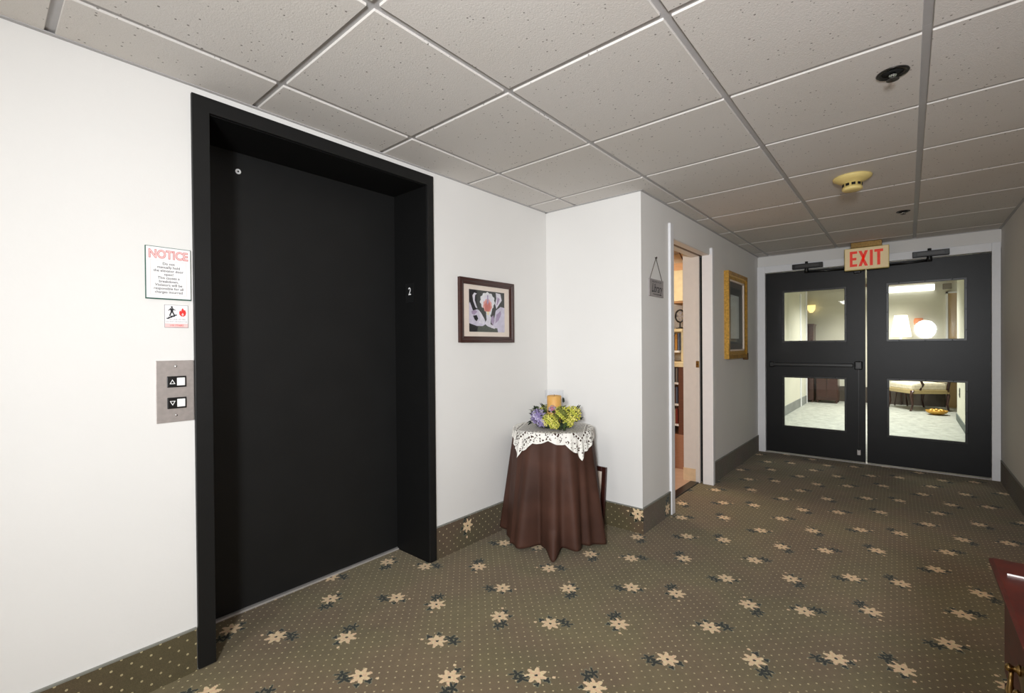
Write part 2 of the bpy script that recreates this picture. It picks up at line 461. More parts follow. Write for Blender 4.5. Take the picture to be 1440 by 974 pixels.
struct('floor', [(XB, X5 + 0.06, Y4, Y3 + 0.155, -0.08, 0), (XB, X2 + .02, Y3 + 0.155, YD + 0.06, -0.08, 0)], M['carpet'], 'olive brown patterned carpet floor with cream flowers', 'floor')
struct('wall_left', [(XB, OPX0, Y1, Y1 + 0.45, 0, H + .1), (OPX1, X2 + 0.12, Y1, Y1 + 0.45, 0, H + .1), (OPX0, OPX1, Y1, Y1 + 0.45, OPZ, H + .1), (OPX0, OPX1, YD + 0.05, Y1 + 0.45, -.05, OPZ)], M['wall'], 'bright white painted wall around the black lift door', 'wall')
struct('wall_alcove', [(X2, X2 + 0.12, Y3, Y1, 0, H + .1)], M['wall'], 'short white wall behind the draped round table', 'wall')
struct('wall_library', [(X2 + .12, PK0, Y3, Y3 + 0.16, 0, H + .1), (PK0, PK1 + .02, Y3, Y3 + 0.16, PKZ, H + .1), (PK1 + .02, X5 + .1, Y3, Y3 + 0.062, 0, H + .1), (PK1 + .02, X5 + .1, Y3 + 0.095, Y3 + 0.16, 0, H + .1), (PK1 + 0.6, X5 + .1, Y3 + 0.06, Y3 + 0.1, 0, H + .1)], M['wall'], 'white corridor wall with the pocket doorway and gilt frame', 'wall')
struct('wall_end', [(X5, X5 + 0.14, Y3, Y3 + .5, 0, 2.6), (X5, X5 + 0.14, Y4, Y3, FT + 0.03, 2.6), (X5, X5 + 0.14, Y4 - .3, Y4, 0, 2.6)], M['wall'], 'white end wall above the double fire doors', 'wall')
struct('wall_right', [(XB, X5, Y4 - 0.12, Y4, 0, H + .1)], M['wall'], 'plain white corridor wall behind the cherry chest', 'wall')
struct('wall_back', [(XB - .1, XB, Y4 - .1, Y1 + .3, 0, H + .1)], M['wall'], 'plain white wall closing the hall', 'wall')

# ceiling tiles with a recessed grid between them
TX = [0.782 - 0.6096 * k for k in range(7, 0, -1)] + [0.782, 1.390, 2.010, 2.618, 3.219, 3.824, 4.430, 5.044, 5.672, 6.281]
TX[6] = 0.176
TY = [-0.66, -0.0495, 0.551, 1.176, 1.781, 2.39]
G = 0.0125
bm = B()
for i in range(len(TX) - 1):
    for j in range(len(TY) - 1):
        x0, x1, y0, y1 = TX[i] + G, TX[i + 1] - G, TY[j] + G, TY[j + 1] - G
        x0 = max(x0, XB); x1 = min(x1, X5 + .01); y0 = max(y0, Y4 - .01)
        lim = Y1 if (TX[i] < X2 - 0.25) else Y3
        if TX[i] < X2 < TX[i + 1]:
            if y1 <= Y3: bx(bm, x0, x1, y0, y1, H, H + 0.02)
            elif y0 < Y3:
                a_ = [bm.verts.new((px, py, pz)) for pz in (H, H + 0.02) for px, py in ((x0, y0), (x1, y0), (x1, Y3 + .01), (X2 + .005, Y3 + .01), (X2 + .005, y1), (x0, y1))]
                bm.faces.new(a_[:6]); bm.faces.new(a_[6:][::-1])
                for q in range(6): bm.faces.new((a_[q], a_[(q + 1) % 6], a_[6 + (q + 1) % 6], a_[6 + q]))
            else: bx(bm, x0, X2 + .005, y0, min(y1, Y1 + .01), H, H + 0.02)
            continue
        y1 = min(y1, lim + .01)
        if y1 - y0 > 0.01 and x1 > x0: bx(bm, x0, x1, y0, y1, H, H + 0.02)
ce = obj('ceiling', bm, M['tile'], bev=0.0015, seg=1)
tag(ce, 'suspended ceiling of speckled white mineral tiles', 'ceiling', kind='structure')
bm = B()
for x in TX:
    bx(bm, x - 0.02, x + 0.02, Y4, Y1 if x < X2 else Y3, H + 0.0075, H + 0.05)
for y in TY[1:]:
    bx(bm, XB, X5 if y < Y3 else X2, y - 0.02, y + 0.02, H + 0.0077, H + 0.05)
bx(bm, XB, X5, Y4, Y1 + .1, H + 0.03, H + 0.06)
obj('ceiling_grid', bm, M['tee'], ce)
# perimeter angle
bm = B()
bx(bm, XB, X2, Y1 - 0.016, Y1, H - 0.003, H + .001); bx(bm, X2 - 0.016, X2, Y3, Y1, H - 0.003, H + .001)
bx(bm, X2 - .016, X5, Y3 - 0.016, Y3, H - 0.003, H + .001); bx(bm, XB, X5, Y4, Y4 + 0.016, H - 0.003, H + .001)
bx(bm, X5 - 0.016, X5, Y4, Y3, H - 0.003, H + .001)
tag(obj('trim_1', bm, M['tee']), 'thin grey angle trim around the ceiling edge', 'trim', kind='structure')

# carpet cove baseboards
BT = 0.008
def baseboard(name, x0, x1, y0, y1, h, m, label, face):
    o = struct(name, (x0, x1, y0, y1, 0, h), m, label, 'baseboard')
    e = 0.002
    boxobj('binding', (x0 - (e if face == 'x' else 0), x1, y0 - (e if face == 'y' else 0), y1 + (e if face == 'Y' else 0), h, h + 0.006), M['bind'], o)
    return o
baseboard('baseboard_left', XB, 0.553, Y1 - BT, Y1, 0.158, M['base_w1'], 'dotted carpet baseboard below the notices', 'y')
baseboard('baseboard_alcove', 1.737, X2, Y1 - BT, Y1, 0.182, M['base_w1'], 'dotted carpet baseboard between lift and draped table', 'y')
baseboard('baseboard_corner', X2 - BT, X2, Y3 - BT, Y1 - BT, 0.158, M['base_w2'], 'dotted carpet baseboard behind the draped table', 'x')
baseboard('baseboard_library', X2, 3.288, Y3 - BT, Y3, 0.163, M['base_w3'], 'carpet baseboard under the hanging library plaque', 'y')
baseboard('baseboard_corridor', 4.262, X5 - .02, Y3 - BT, Y3, 0.178, M['base_w3'], 'carpet baseboard under the gilt frame', 'y')
baseboard('baseboard_right', XB, X5 - .02, Y4, Y4 + BT, 0.183, M['base_w3'], 'dark carpet baseboard along the plain corridor wall', 'Y')

# ---------------------------------------------------------------- lift door
d1 = thing('door_1', 'tall flat black lift door in a deep black frame', 'lift door', (0, 0, 0), kind='structure')
cy = Y1 - 0.014
boxobj('casing', [(0.557, OPX0 + .004, cy, Y1 + .002, 0.004, 2.182), (OPX1 - .004, 1.733, cy, Y1 + .002, 0.002, 2.182), (OPX0, OPX1, cy, Y1 + .002, OPZ - .003, 2.182)], M['black'], d1, bev=0.002)
boxobj('jamb', [(OPX0 - .002, OPX0 + 0.006, Y1, YD, 0, OPZ), (OPX1 - 0.006, OPX1 + .002, Y1, YD, 0, OPZ), (OPX0, OPX1, Y1, YD, OPZ - 0.006, OPZ + .002)], M['jambblack'], d1)
boxobj('door_panel', (OPX0 + .004, OPX1 - .004, YD, YD + 0.03, 0.012, OPZ - .004), M['doorblack'], d1)
boxobj('sill', (OPX0 + .006, OPX1 - .006, YD - 0.016, YD + 0.02, -0.01, 0.008), M['alu'], d1, bev=0.002)
KX, KZ = 0.822 , 2.034
bm = B(); lathe(bm, [(0.0045, 0), (0.0045, 0.004), (0.011, 0.004), (0.012, 0.0)], KX, YD - 0.0035, KZ, 20, 'Y')
kh = obj('keyhole', bm, M['white'], d1)
bm = B(); lathe(bm, [(0.004, 0), (0.004, 0.003)], KX, YD - 0.004, KZ, 12, 'Y'); obj('key_slot', bm, M['blackmetal'], kh)
# floor number plate on the jamb
bm = B(); bx(bm, OPX1 - 0.009, OPX1 - 0.006, 2.150, 2.228, 1.478, 1.588)
npl = obj('number_plate', bm, M['blackmetal'], d1)
bm = B(); text_bm(bm, '2', 0.062, lambda a, b: (OPX1 - 0.0102, 2.188 - a, 1.540 + b), bold=0.0006, sx=0.85); obj('number', bm, M['white'], npl)

# call plate
cp = thing('call_plate', 'brushed steel lift call plate with two buttons', 'call buttons', (0.4965, Y1, 1.0625))
boxobj('plate', (-0.0585, 0.0585, -0.004, 0, -0.113, 0.113), M['steel'], cp, bev=0.0012)
for k, (z, s) in enumerate(((0.035, 1), (-0.043, -1))):
    hb = boxobj('button_housing', (-0.026, 0.034, -0.008, -0.003, z - 0.0205, z + 0.0205), M['blackmetal'], cp, bev=0.002)
    boxobj('button', (0.004, 0.029, -0.0105, -0.007, z - 0.0145, z + 0.0145), M['white'], hb, bev=0.0012)
    bm = B()
    pts = [(-0.019, -0.008), (-0.001, -0.008), (-0.010, 0.009)]
    q = [(-0.0155, -0.0058), (-0.0045, -0.0058), (-0.010, 0.0045)]
    for i in range(3):
        j = (i + 1) % 3
        poly(bm, [(pts[i][0], -0.0085, z + s * pts[i][1]), (pts[j][0], -0.0085, z + s * pts[j][1]), (q[j][0], -0.0085, z + s * q[j][1]), (q[i][0], -0.0085, z + s * q[i][1])])
    obj('arrow', bm, M['white'], hb)
for z in (0.092, -0.088):
    bm = B(); lathe(bm, [(0.0045, 0), (0.0038, -0.0022), (0.001, -0.0028)], 0.002, -0.0035, z, 14, 'Y'); obj('screw', bm, M['chrome'], cp)

# notice and sticker
nx, nz = 0.480, 1.4925
nt = thing('notice_sign', 'framed white NOTICE about holding the lift door', 'sign', (nx, Y1, nz))
boxobj('backing', (-0.069, 0.069, -0.006, 0, -0.0945, 0.0945), M['signgreen'], nt)
boxobj('paper', (-0.0665, 0.0675, -0.0068, -0.005, -0.0905, 0.0925), M['paper'], nt)
T = lambda cx_, cz_, y_: (lambda a, b: (cx_ + a, y_, cz_ + b))
bm = B()
text_bm(bm, 'NOTICE', 0.041, T(0.0, 0.066, -0.0072), 0, bold=0.0017, sx=0.80)
text_bm(bm, 'NOTICE', 0.041, T(0.0, 0.066, -0.0076), 1, bold=0.0002, sx=0.80)
obj('heading', bm, [M['redink'], M['pinkink']], nt)
bm = B()
for i, ln in enumerate(('Do not', 'manually hold', 'the elevator door', 'open!', 'This causes a', 'breakdown.', 'Violators will be', 'responsible for all', 'charges incurred')):
    text_bm(bm, ln, 0.0128, T(0.0, 0.034 - i * 0.0128, -0.0072), 0, bold=0.0001, sx=0.98)
for (a0, a1, b0, b1) in ((-0.055, 0.055, 0.0445, 0.0453), (-0.055, 0.055, -0.0785, -0.0777), (-0.055, -0.0542, -0.078, 0.045), (0.0542, 0.055, -0.078, 0.045)):
    poly(bm, [(a0, -0.0072, b0), (a1, -0.0072, b0), (a1, -0.0072, b1), (a0, -0.0072, b1)], 1)
obj('printed_text', bm, [M['ink'], M['pinkink']], nt)

st = thing('fire_sticker', 'small square sticker with black figure and red flame', 'sticker', (0.5035, Y1, 1.338))
boxobj('label_card', (-0.037, 0.037, -0.0015, 0, -0.042, 0.042), M['greyink'], st)
boxobj('card_face', (-0.0355, 0.0355, -0.0022, -0.001, -0.0405, 0.0405), M['paper'], st)
bm = B(); yy = -0.0026
def sp(pts, mi=0, y=yy): poly(bm, [(a, y, b) for a, b in pts], mi)
n = 14; sp([(-0.0145 + 0.0032 * math.cos(2 * PI * i / n), 0.0335 + 0.0036 * math.sin(2 * PI * i / n)) for i in range(n)])
sp([(-0.020, 0.029), (-0.011, 0.030), (-0.009, 0.026), (-0.011, 0.016), (-0.018, 0.015)])            # torso
sp([(-0.019, 0.029), (-0.026, 0.021), (-0.024, 0.020), (-0.017, 0.026)])                             # arm
sp([(-0.012, 0.029), (-0.003, 0.023), (-0.004, 0.021), (-0.012, 0.025)])
sp([(-0.018, 0.016), (-0.013, 0.016), (-0.017, 0.008), (-0.019, 0.001), (-0.023, 0.001), (-0.021, 0.009)])
sp([(-0.015, 0.016), (-0.010, 0.016), (-0.007, 0.009), (-0.005, 0.003), (-0.009, 0.003), (-0.012, 0.010)])
sp([(-0.031, -0.006), (-0.026, -0.006), (-0.026, -0.003), (-0.019, -0.001), (-0.018, 0.002), (-0.010, 0.003), (-0.009, 0.006), (0.001, 0.007), (0.001, 0.003), (-0.004, 0.002), (-0.005, -0.001), (-0.013, -0.003), (-0.014, -0.005), (-0.022, -0.007), (-0.023, -0.010), (-0.031, -0.010)])
sp([(0.019, 0.032), (0.024, 0.023), (0.027, 0.025), (0.030, 0.014), (0.028, 0.005), (0.022, 0.000), (0.014, 0.001), (0.009, 0.007), (0.008, 0.015), (0.011, 0.023), (0.014, 0.019), (0.016, 0.026)], 1)
sp([(0.019, 0.014), (0.023, 0.007), (0.019, 0.002), (0.015, 0.007)], 3, yy - .0004)
text_bm(bm, 'IN CASE OF FIRE', 0.0072, T(0.003, -0.0115, yy), 2, sx=0.95)
text_bm(bm, 'DO NOT USE ELEVATOR', 0.0068, T(0.0, -0.020, yy), 2, sx=0.88)
sp([(-0.0355, -0.0405), (0.0355, -0.0405), (0.0355, -0.0265), (-0.0355, -0.0265)], 3)
text_bm(bm, 'USE STAIRS', 0.0085, T(0.0, -0.0335, yy - .0004), 1)
obj('printed_symbols', bm, [M['ink'], M['firered'], M['greyink'], M['pinkink']], st)

# ---------------------------------------------------------------- orchid picture
def framed(name, label, cat, loc, w, h, fwid, fdep, fm, matm):
    """on a wall facing -Y, centre at loc"""
    t = thing(name, label, cat, loc)
    bm = B()
    prof = [(0, 0), (0, -fdep), (fwid * 0.45, -fdep), (fwid * 0.6, -fdep * 0.75), (fwid, -fdep * 0.6), (fwid, 0)]
    cs = [(-w / 2, -h / 2, 1, 1), (w / 2, -h / 2, -1, 1), (w / 2, h / 2, -1, -1), (-w / 2, h / 2, 1, -1)]
    rings = [[bm.verts.new((cx + sx * d, y, cz + sz * d)) for d, y in prof] for cx, cz, sx, sz in cs]
    for k in range(4):
        a, b = rings[k], rings[(k + 1) % 4]
        for i in range(len(prof)):
            j = (i + 1) % len(prof)
            bm.faces.new((a[i], a[j], b[j], b[i]))
    obj('frame', bm, fm, t)
    boxobj('mount', (-w / 2 + fwid * .9, w / 2 - fwid * .9, -fdep * 0.35, 0, -h / 2 + fwid * .9, h / 2 - fwid * .9), matm, t)
    return t
pw, ph = 0.503, 0.396
pc = framed('framed_picture', 'orchid photograph in dark wood frame above the draped table', 'picture', (2.178, Y1, 1.4415), pw, ph, 0.038, 0.022, M['darkwood'], M['mat_cream'])
OC = dict(bg=(52, 52, 48), dk=(28, 24, 30), grn=(70, 74, 62), lil=(206, 198, 212), wht=(226, 224, 224), pale=(222, 216, 222), mau=(168, 148, 174), red=(204, 116, 104), pnk=(226, 160, 150), yel=(236, 220, 180))
ocm = {k: mat('orchid_print_' + k, v, 0.5, var=0.10, scale=40) for k, v in OC.items()}
keys = list(OC)
bm = B()
aw, ah = 0.330, 0.262; y0 = -0.0085
lay = [0]
def op(key, pts):
    lay[0] += 1
    poly(bm, [(-aw / 2 + a * aw, y0 - lay[0] * 0.00008, ah / 2 - b * ah) for a, b in pts], keys.index(key))
def blob(key, cx_, cz_, rx, rz, fr=0, n=40, ph=0.0, rot=0.0):
    pts = []
    for i in range(n):
        a = 2 * PI * i / n; k = 1 + 0.07 * math.sin(fr * a + ph) if fr else 1
        x, z = rx * k * math.cos(a), rz * k * math.sin(a)
        pts.append((min(1, max(0, cx_ + x * math.cos(rot) - z * math.sin(rot))), min(1, max(0, cz_ + x * math.sin(rot) + z * math.cos(rot)))))
    op(key, pts)
op('bg', [(0, 0), (1, 0), (1, 1), (0, 1)])
op('dk', [(0, 0), (0.2, 0), (0.22, 0.6), (0, 0.65)])
op('grn', [(0.2, 0.82), (0.8, 0.86), (0.8, 1), (0.2, 1)])
op('dk', [(0, 0.82), (0.25, 0.86), (0.2, 1), (0, 1)])
op('lil', [(0.02, 0.30), (0.10, 0.50), (0.22, 0.46), (0.40, 0.66), (0.46, 0.80), (0.36, 0.86), (0.20, 0.86), (0.0, 0.80), (0, 0.35)])
op('pale', [(0.24, 0.46), (0.32, 0.54), (0.42, 0.70), (0.40, 0.82), (0.26, 0.78), (0.30, 0.66)])
op('mau', [(0.06, 0.52), (0.16, 0.48), (0.22, 0.52), (0.14, 0.60), (0.07, 0.58)])
op('dk', [(0.10, 0.62), (0.20, 0.60), (0.24, 0.68), (0.20, 0.75), (0.15, 0.72)])
op('pale', [(0.09, 0.14), (0.14, 0.07), (0.21, 0.09), (0.16, 0.13), (0.15, 0.25), (0.22, 0.44), (0.17, 0.42), (0.11, 0.28)])
op('pale', [(0.74, 0.02), (0.88, 0.04), (0.92, 0.20), (0.84, 0.30), (0.76, 0.42), (0.72, 0.30), (0.76, 0.16)])
op('mau', [(0.79, 0.12), (0.86, 0.16), (0.80, 0.30), (0.76, 0.34)])
op('lil', [(0.74, 0.46), (0.88, 0.36), (1.0, 0.38), (1, 1), (0.80, 1), (0.78, 0.90), (0.60, 0.90), (0.68, 0.76), (0.70, 0.62)])
op('mau', [(0.76, 0.56), (0.88, 0.46), (0.90, 0.54), (0.82, 0.70), (0.72, 0.78)])
op('pale', [(0.46, 0.56), (0.56, 0.54), (0.60, 0.64), (0.58, 0.80), (0.72, 0.88), (0.70, 0.92), (0.50, 0.86), (0.42, 0.80), (0.47, 0.70)])
op('mau', [(0.60, 0.64), (0.66, 0.58), (0.70, 0.70), (0.66, 0.84), (0.60, 0.76)])
op('wht', [(0.42, 0.40), (0.64, 0.40), (0.60, 0.56), (0.54, 0.64), (0.48, 0.60)])
blob('wht', 0.50, 0.25, 0.205, 0.215, 11)
blob('pale', 0.50, 0.24, 0.13, 0.15, 7)
blob('pnk', 0.50, 0.36, 0.125, 0.16, 9)
blob('red', 0.50, 0.38, 0.085, 0.13, 6)
op('mau', [(0.49, 0.10), (0.52, 0.10), (0.53, 0.28), (0.50, 0.34), (0.48, 0.28)])
op('yel', [(0.47, 0.50), (0.55, 0.50), (0.53, 0.58), (0.49, 0.58)])
obj('artwork', bm, [ocm[k] for k in keys], pc)
boxobj('picture_glass', (-0.22, 0.22, -0.0120, -0.0112, -0.165, 0.165), M['clearglass'], pc)

# picture frame leaning in the corner
lf = thing('leaning_picture_frame', 'dark wood picture frame leaning on the wall beside table', 'picture frame', (X2 - 0.062, 1.536, 0.005))
lf.rotation_euler = (0, R(6.5), R(0))
W_, H_ = 0.30, 0.392
boxobj('frame', [(-0.018, 0, 0, 0.032, 0, H_), (-0.018, 0, W_ - 0.032, W_, 0, H_), (-0.018, 0, 0.032, W_ - 0.032, 0, 0.032), (-0.018, 0, 0.032, W_ - 0.032, H_ - 0.032, H_)], M['darkwood'], lf, bev=0.003)
boxobj('mount', (-0.010, -0.004, 0.03, W_ - .03, 0.03, H_ - .03), M['mat_cream'], lf)

# ---------------------------------------------------------------- draped table
TCX, TCY, TZ, TR = 2.474, 1.735, 0.690, 0.245
rtb = thing('round_table', 'small round table hidden under the brown floor-length cloth', 'table', (TCX, TCY, 0))
bm = B(); lathe(bm, [(TR - .012, 0), (TR - .012, 0.018)], 0, 0, TZ - 0.022, 48); obj('tabletop', bm, M['lightwood'], rtb)
bm = B(); lathe(bm, [(0.15, 0.003), (0.15, 0.02), (0.03, 0.05), (0.025, 0.3), (0.03, TZ - .06), (0.09, TZ - .022)], 0, 0, 0, 24); obj('pedestal', bm, M['lightwood'], rtb)

cam_a = math.atan2(-TCY, -TCX)    # direction from the table towards the viewer
def fold(a):
    b = a - cam_a
    return (0.45 * math.sin(7 * b + 0.4) + 0.35 * math.sin(12 * b + 1.9) + 0.3 * math.sin(4 * b - 0.8) + 0.30 * math.sin(19 * b + 0.6))
def cloth_r(a, s):
    b = (a - cam_a + PI) % (2 * PI) - PI
    base = TR + 0.006 + 0.072 * s ** 0.9
    f = fold(a) * (0.006 + 0.034 * s ** 1.2)
    # deep folds seen at the front
    f += s ** 1.2 * (0.030 * bump_(b, -0.10, 0.10) - 0.030 * bump_(b, 0.13, 0.08) + 0.022 * bump_(b, 0.33, 0.10) - 0.028 * bump_(b, -0.33, 0.07) + 0.02 * bump_(b, -0.75, 0.12) - 0.022 * bump_(b, -1.0, 0.08))
    f -= s ** 1.2 * 0.03 * bump_(b, 0.62, 0.07)
    return base + f
bm = B(); NA, NR, NH = 220, 8, 46
grid = []
def wallclip(x, y): return min(x, X2 - (0.086 if y < 1.86 else 0.014)), min(y, Y1 - 0.014)
cen = bm.verts.new((TCX, TCY, TZ + 0.0045))
for k in range(1, NR + 1):
    r = TR * k / NR
    grid.append([bm.verts.new((TCX + r * math.cos(2 * PI * i / NA), TCY + r * math.sin(2 * PI * i / NA), TZ + (0.004 if k < NR else 0.002))) for i in range(NA)])
def bump_(b, c, wd): 
    d = (b - c + PI) % (2 * PI) - PI
    return math.exp(-(d / wd) ** 2)
for k in range(1, NH + 1):
    s = k / NH; row = []
    for i in range(NA):
        a = 2 * PI * i / NA; b = (a - cam_a + PI) % (2 * PI) - PI
        tip = bump_(b, -0.02, 0.085)
        hem = 0.022 + 0.018 * (0.5 + 0.5 * math.sin(3 * b + 1)) - 0.03 * tip
        hem = max(0.006, hem)
        r = cloth_r(a, s) + 0.070 * tip * max(0, s - 0.80) / 0.20
        z = TZ - 0.004 - (TZ - 0.004 - hem) * s
        x, y = wallclip(TCX + r * math.cos(a), TCY + r * math.sin(a))
        row.append(bm.verts.new((x, y, z)))
    grid.append(row)
for i in range(NA):
    bm.faces.new((cen, grid[0][i], grid[0][(i + 1) % NA]))
for k in range(len(grid) - 1):
    for i in range(NA):
        j = (i + 1) % NA
        bm.faces.new((grid[k][i], grid[k + 1][i], grid[k + 1][j], grid[k][j]))
tc = obj('tablecloth', bm, M['cloth'], smooth=True)
so = tc.modifiers.new('thick', 'SOLIDIFY'); so.thickness = 0.0018; so.offset = -1
tag(tc, 'chocolate brown floor-length cloth draped over small round table', 'tablecloth')

# lace topper: square crochet cloth whose corners hang down
S_ = 0.298; N = 150
lrot = cam_a - R(7)
bm = B(); uvs = {}; edge = {}
ul = bm.loops.layers.uv.new('lace'); el = bm.verts.layers.float.new('edge')
vg = []
for i in range(N + 1):
    row = []
    for j in range(N + 1):
        u = -1 + 2 * i / N; v = -1 + 2 * j / N
        e = max(abs(u), abs(v))
        # scallops pull the border in and out
        sc_ = 1 + (e ** 6) * 0.050 * (abs(math.sin((u if abs(v) > abs(u) else v) * PI * 2.5)) - 0.6)
        cr = (abs(u * v)) ** 4
        a_, b_ = u * S_ * sc_ * (1 - 0.03 * cr), v * S_ * sc_ * (1 - 0.03 * cr)
        r = math.hypot(a_, b_); th = math.atan2(b_, a_) + lrot
        Rt = TR + 0.004
        if r <= Rt: rr, z = r + 0.007 * (r / Rt) ** 6, TZ + 0.0075
        else:
            hang = r - Rt
            z = TZ + 0.0075 - 0.004 - hang * 0.97
            rr = cloth_r(th, max(0, (TZ - z) / TZ)) + 0.007 + 0.004 * math.sin(th * 40) * min(1, hang / .1)
        x, y = TCX + rr * math.cos(th), TCY + rr * math.sin(th)
        x, y = wallclip(x - .0, y); 
        vv = bm.verts.new((x, y, z)); row.append(vv); uvs[vv] = (u * S_, v * S_); edge[vv] = 1.0 if e > 0.972 else 0.0
    vg.append(row)
for vv, e in edge.items(): vv[el] = e
for i in range(N):
    for j in range(N):
        f = bm.faces.new((vg[i][j], vg[i + 1][j], vg[i + 1][j + 1], vg[i][j + 1])); f.smooth = True
        for lp in f.loops: lp[ul].uv = uvs[lp.vert]
lc = obj('lace_topper', bm, M['lace'])
tag(lc, 'square white crochet lace topper over the brown tablecloth', 'lace cloth')

# wreath, candle and glass
WZ = TZ + 0.0095
WX, WY = TCX - 0.01, TCY - 0.015
pcn = thing('pillar_candle', 'amber pillar candle standing inside the flower wreath', 'candle', (WX, WY, WZ))
bm = B(); lathe(bm, [(0.045, 0.0), (0.046, 0.004), (0.046, 0.196), (0.042, 0.200), (0.038, 0.197), (0.008, 0.194)], 0, 0, 0, 36); obj('wax', bm, M['candle'], pcn)
bm = B(); tube(bm, [(0, 0, 0.192), (0.001, 0, 0.202), (0.003, 0, 0.207)], 0.0012, 6); obj('wick', bm, M['ink'], pcn)
bm = B(); lathe(bm, [(0.050, 0.0), (0.056, 0.002), (0.058, 0.06), (0.060, 0.235), (0.058, 0.235), (0.056, 0.06), (0.052, 0.004)], 0, 0, 0, 40)
tag(obj('glass_chimney', bm, M['clearglass'], loc=(WX, WY, WZ)), 'clear glass cylinder around the amber candle', 'candle holder')

wr = thing('flower_wreath', 'round wreath of yellow-green and purple silk hydrangeas', 'wreath', (WX, WY, WZ))
vr = Vector((0.655, -0.756, 0)); vf = Vector((0.7555, 0.655, 0))       # across and away, seen from the hall
bm = B()
tube(bm, [(0.105 * math.cos(a), 0.105 * math.sin(a), 0.022) for a in [2 * PI * i / 40 for i in range(41)]], 0.018, 8)
fm = {k: mat('petal_' + k, v, 0.8, var=0.15, scale=60) for k, v in dict(lime=(196, 196, 76), yellow=(226, 218, 110), purple=(136, 122, 168), lilac=(178, 168, 200), pink=(176, 112, 132), olive=(112, 118, 50), green=(58, 74, 34), deep=(30, 44, 28)).items()}
obj('wreath_ring', bm, fm['deep'], wr)
def floret(bm, p, nrm, s, mi):
    nrm = nrm.normalized(); a = nrm.cross(Vector((0.3, 0.2, 1))).normalized(); b = nrm.cross(a); r0 = random.random() * 6
    c = bm.verts.new(p)
    for k in range(4):
        t0 = r0 + k * PI / 2; 
        e = [p + (a * math.cos(t0 + d) + b * math.sin(t0 + d)) * s * q + nrm * s * h for d, q, h in ((-0.5, 0.75, 0.25), (0, 1.0, 0.4), (0.5, 0.75, 0.25))]
        f = bm.faces.new([c] + [bm.verts.new(x) for x in e]); f.material_index = mi
def head(name_cols, off_r, off_f, z, rad, n=46):
    cc = vr * off_r * 0.9 + vf * off_f + Vector((0, 0, z * 1.4))
    bm = B()
    bmesh.ops.create_icosphere(bm, subdivisions=2, radius=rad * 0.72, matrix=Matrix.Translation(cc))
    for f in bm.faces: f.material_index = 0
    for i in range(n):
        zz = 1 - 1.7 * (i + .5) / n; ph = i * 2.39996; q = math.sqrt(max(0, 1 - zz * zz))
        d = Vector((q * math.cos(ph), q * math.sin(ph), zz))
        floret(bm, cc + d * rad * (0.85 + random.random() * 0.2), d, rad * 0.34, 1 + i % 2)
    for v in bm.verts: v.co.z = max(0.002, v.co.z)
    obj('flower_head', bm, [fm[k] for k in name_cols], wr)
head(('olive', 'lime', 'yellow'), 0.118, -0.055, 0.060, 0.052)
head(('olive', 'yellow', 'lime'), 0.085, -0.09, 0.030, 0.034)
head(('olive', 'yellow', 'lime'), -0.050, -0.115, 0.040, 0.040)
head(('olive', 'lime', 'yellow'), -0.015, -0.135, 0.024, 0.030)
head(('purple', 'purple', 'lilac'), -0.118, -0.07, 0.052, 0.047)
head(('purple', 'lilac', 'purple'), -0.095, -0.10, 0.030, 0.032)
head(('pink', 'pink', 'lilac'), -0.024, -0.100, 0.088, 0.024, 30)
head(('olive', 'olive', 'lime'), 0.035, -0.105, 0.070, 0.044)
head(('purple', 'lilac', 'purple'), 0.145, 0.02, 0.045, 0.036)
head(('olive', 'olive', 'lime'), -0.05, 0.11, 0.055, 0.045)
head(('purple', 'lilac', 'purple'), 0.07, 0.11, 0.05, 0.04)
bm = B()
def leaf(p, d, L, wd, mi):
    d = d.normalized(); sd = d.cross(Vector((0, 0, 1))).normalized() if abs(d.z) < .95 else Vector((1, 0, 0)); u = sd.cross(d)
    q = [p, p + d * L * .3 + sd * wd + u * .003, p + d * L * .65 + sd * wd * .8, p + d * L - u * .004, p + d * L * .65 - sd * wd * .8, p + d * L * .3 - sd * wd + u * .003]
    for v_ in q: v_.z = max(v_.z, 0.0015)
    mid = bm.verts.new(p + d * L * .5 - u * 0.004) ; vs = [bm.verts.new(x) for x in q]
    if mid.co.z < 0.001: mid.co.z = 0.001
    for i in range(6): bm.faces.new((mid, vs[i], vs[(i + 1) % 6])).material_index = mi
for i in range(150):
    a = random.random() * 2 * PI; r = 0.085 + random.random() * 0.05
    p = Vector((r * math.cos(a), r * math.sin(a), 0.015 + random.random() * 0.10))
    d = Vector((math.cos(a + random.uniform(-1, 1)), math.sin(a + random.uniform(-1, 1)), random.uniform(-0.3, 1.3)))
    leaf(p, d, random.uniform(0.025, 0.045), random.uniform(0.007, 0.012), random.choice((0, 0, 1, 1, 2)))
for (r_, f_, z_, dz) in ((-0.135, -0.02, 0.075, 1), (-0.15, -0.05, 0.06, 0.3), (0.055, 0.0, 0.11, 2), (-0.075, 0.0, 0.09, 1.5), (0.165, -0.03, 0.06, 0.6), (0.16, 0.0, 0.08, .8), (-0.16, -0.06, 0.03, -.2), (0.165, -0.05, 0.04, 0.1)):
    for k in range(5):
        p = vr * r_ * 0.9 + vf * f_ + Vector((0, 0, z_ * 1.4)) + Vector([random.uniform(-.008, .008) for _ in range(3)])
        leaf(p, vr * (1 if r_ > 0 else -1) * random.uniform(.2, 1) + Vector((0, 0, dz)), 0.032, 0.008, 0)
for k in range(10):
    p = vr * random.uniform(0.0, 0.06) + vf * -0.135 + Vector((0, 0, random.uniform(0.008, 0.05)))
    leaf(p, -vf + vr * random.uniform(-.6, .6) + Vector((0, 0, random.uniform(-.8, .3))), 0.03, 0.009, 1)
obj('leaves', bm, [fm['deep'], fm['green'], fm['olive']], wr)

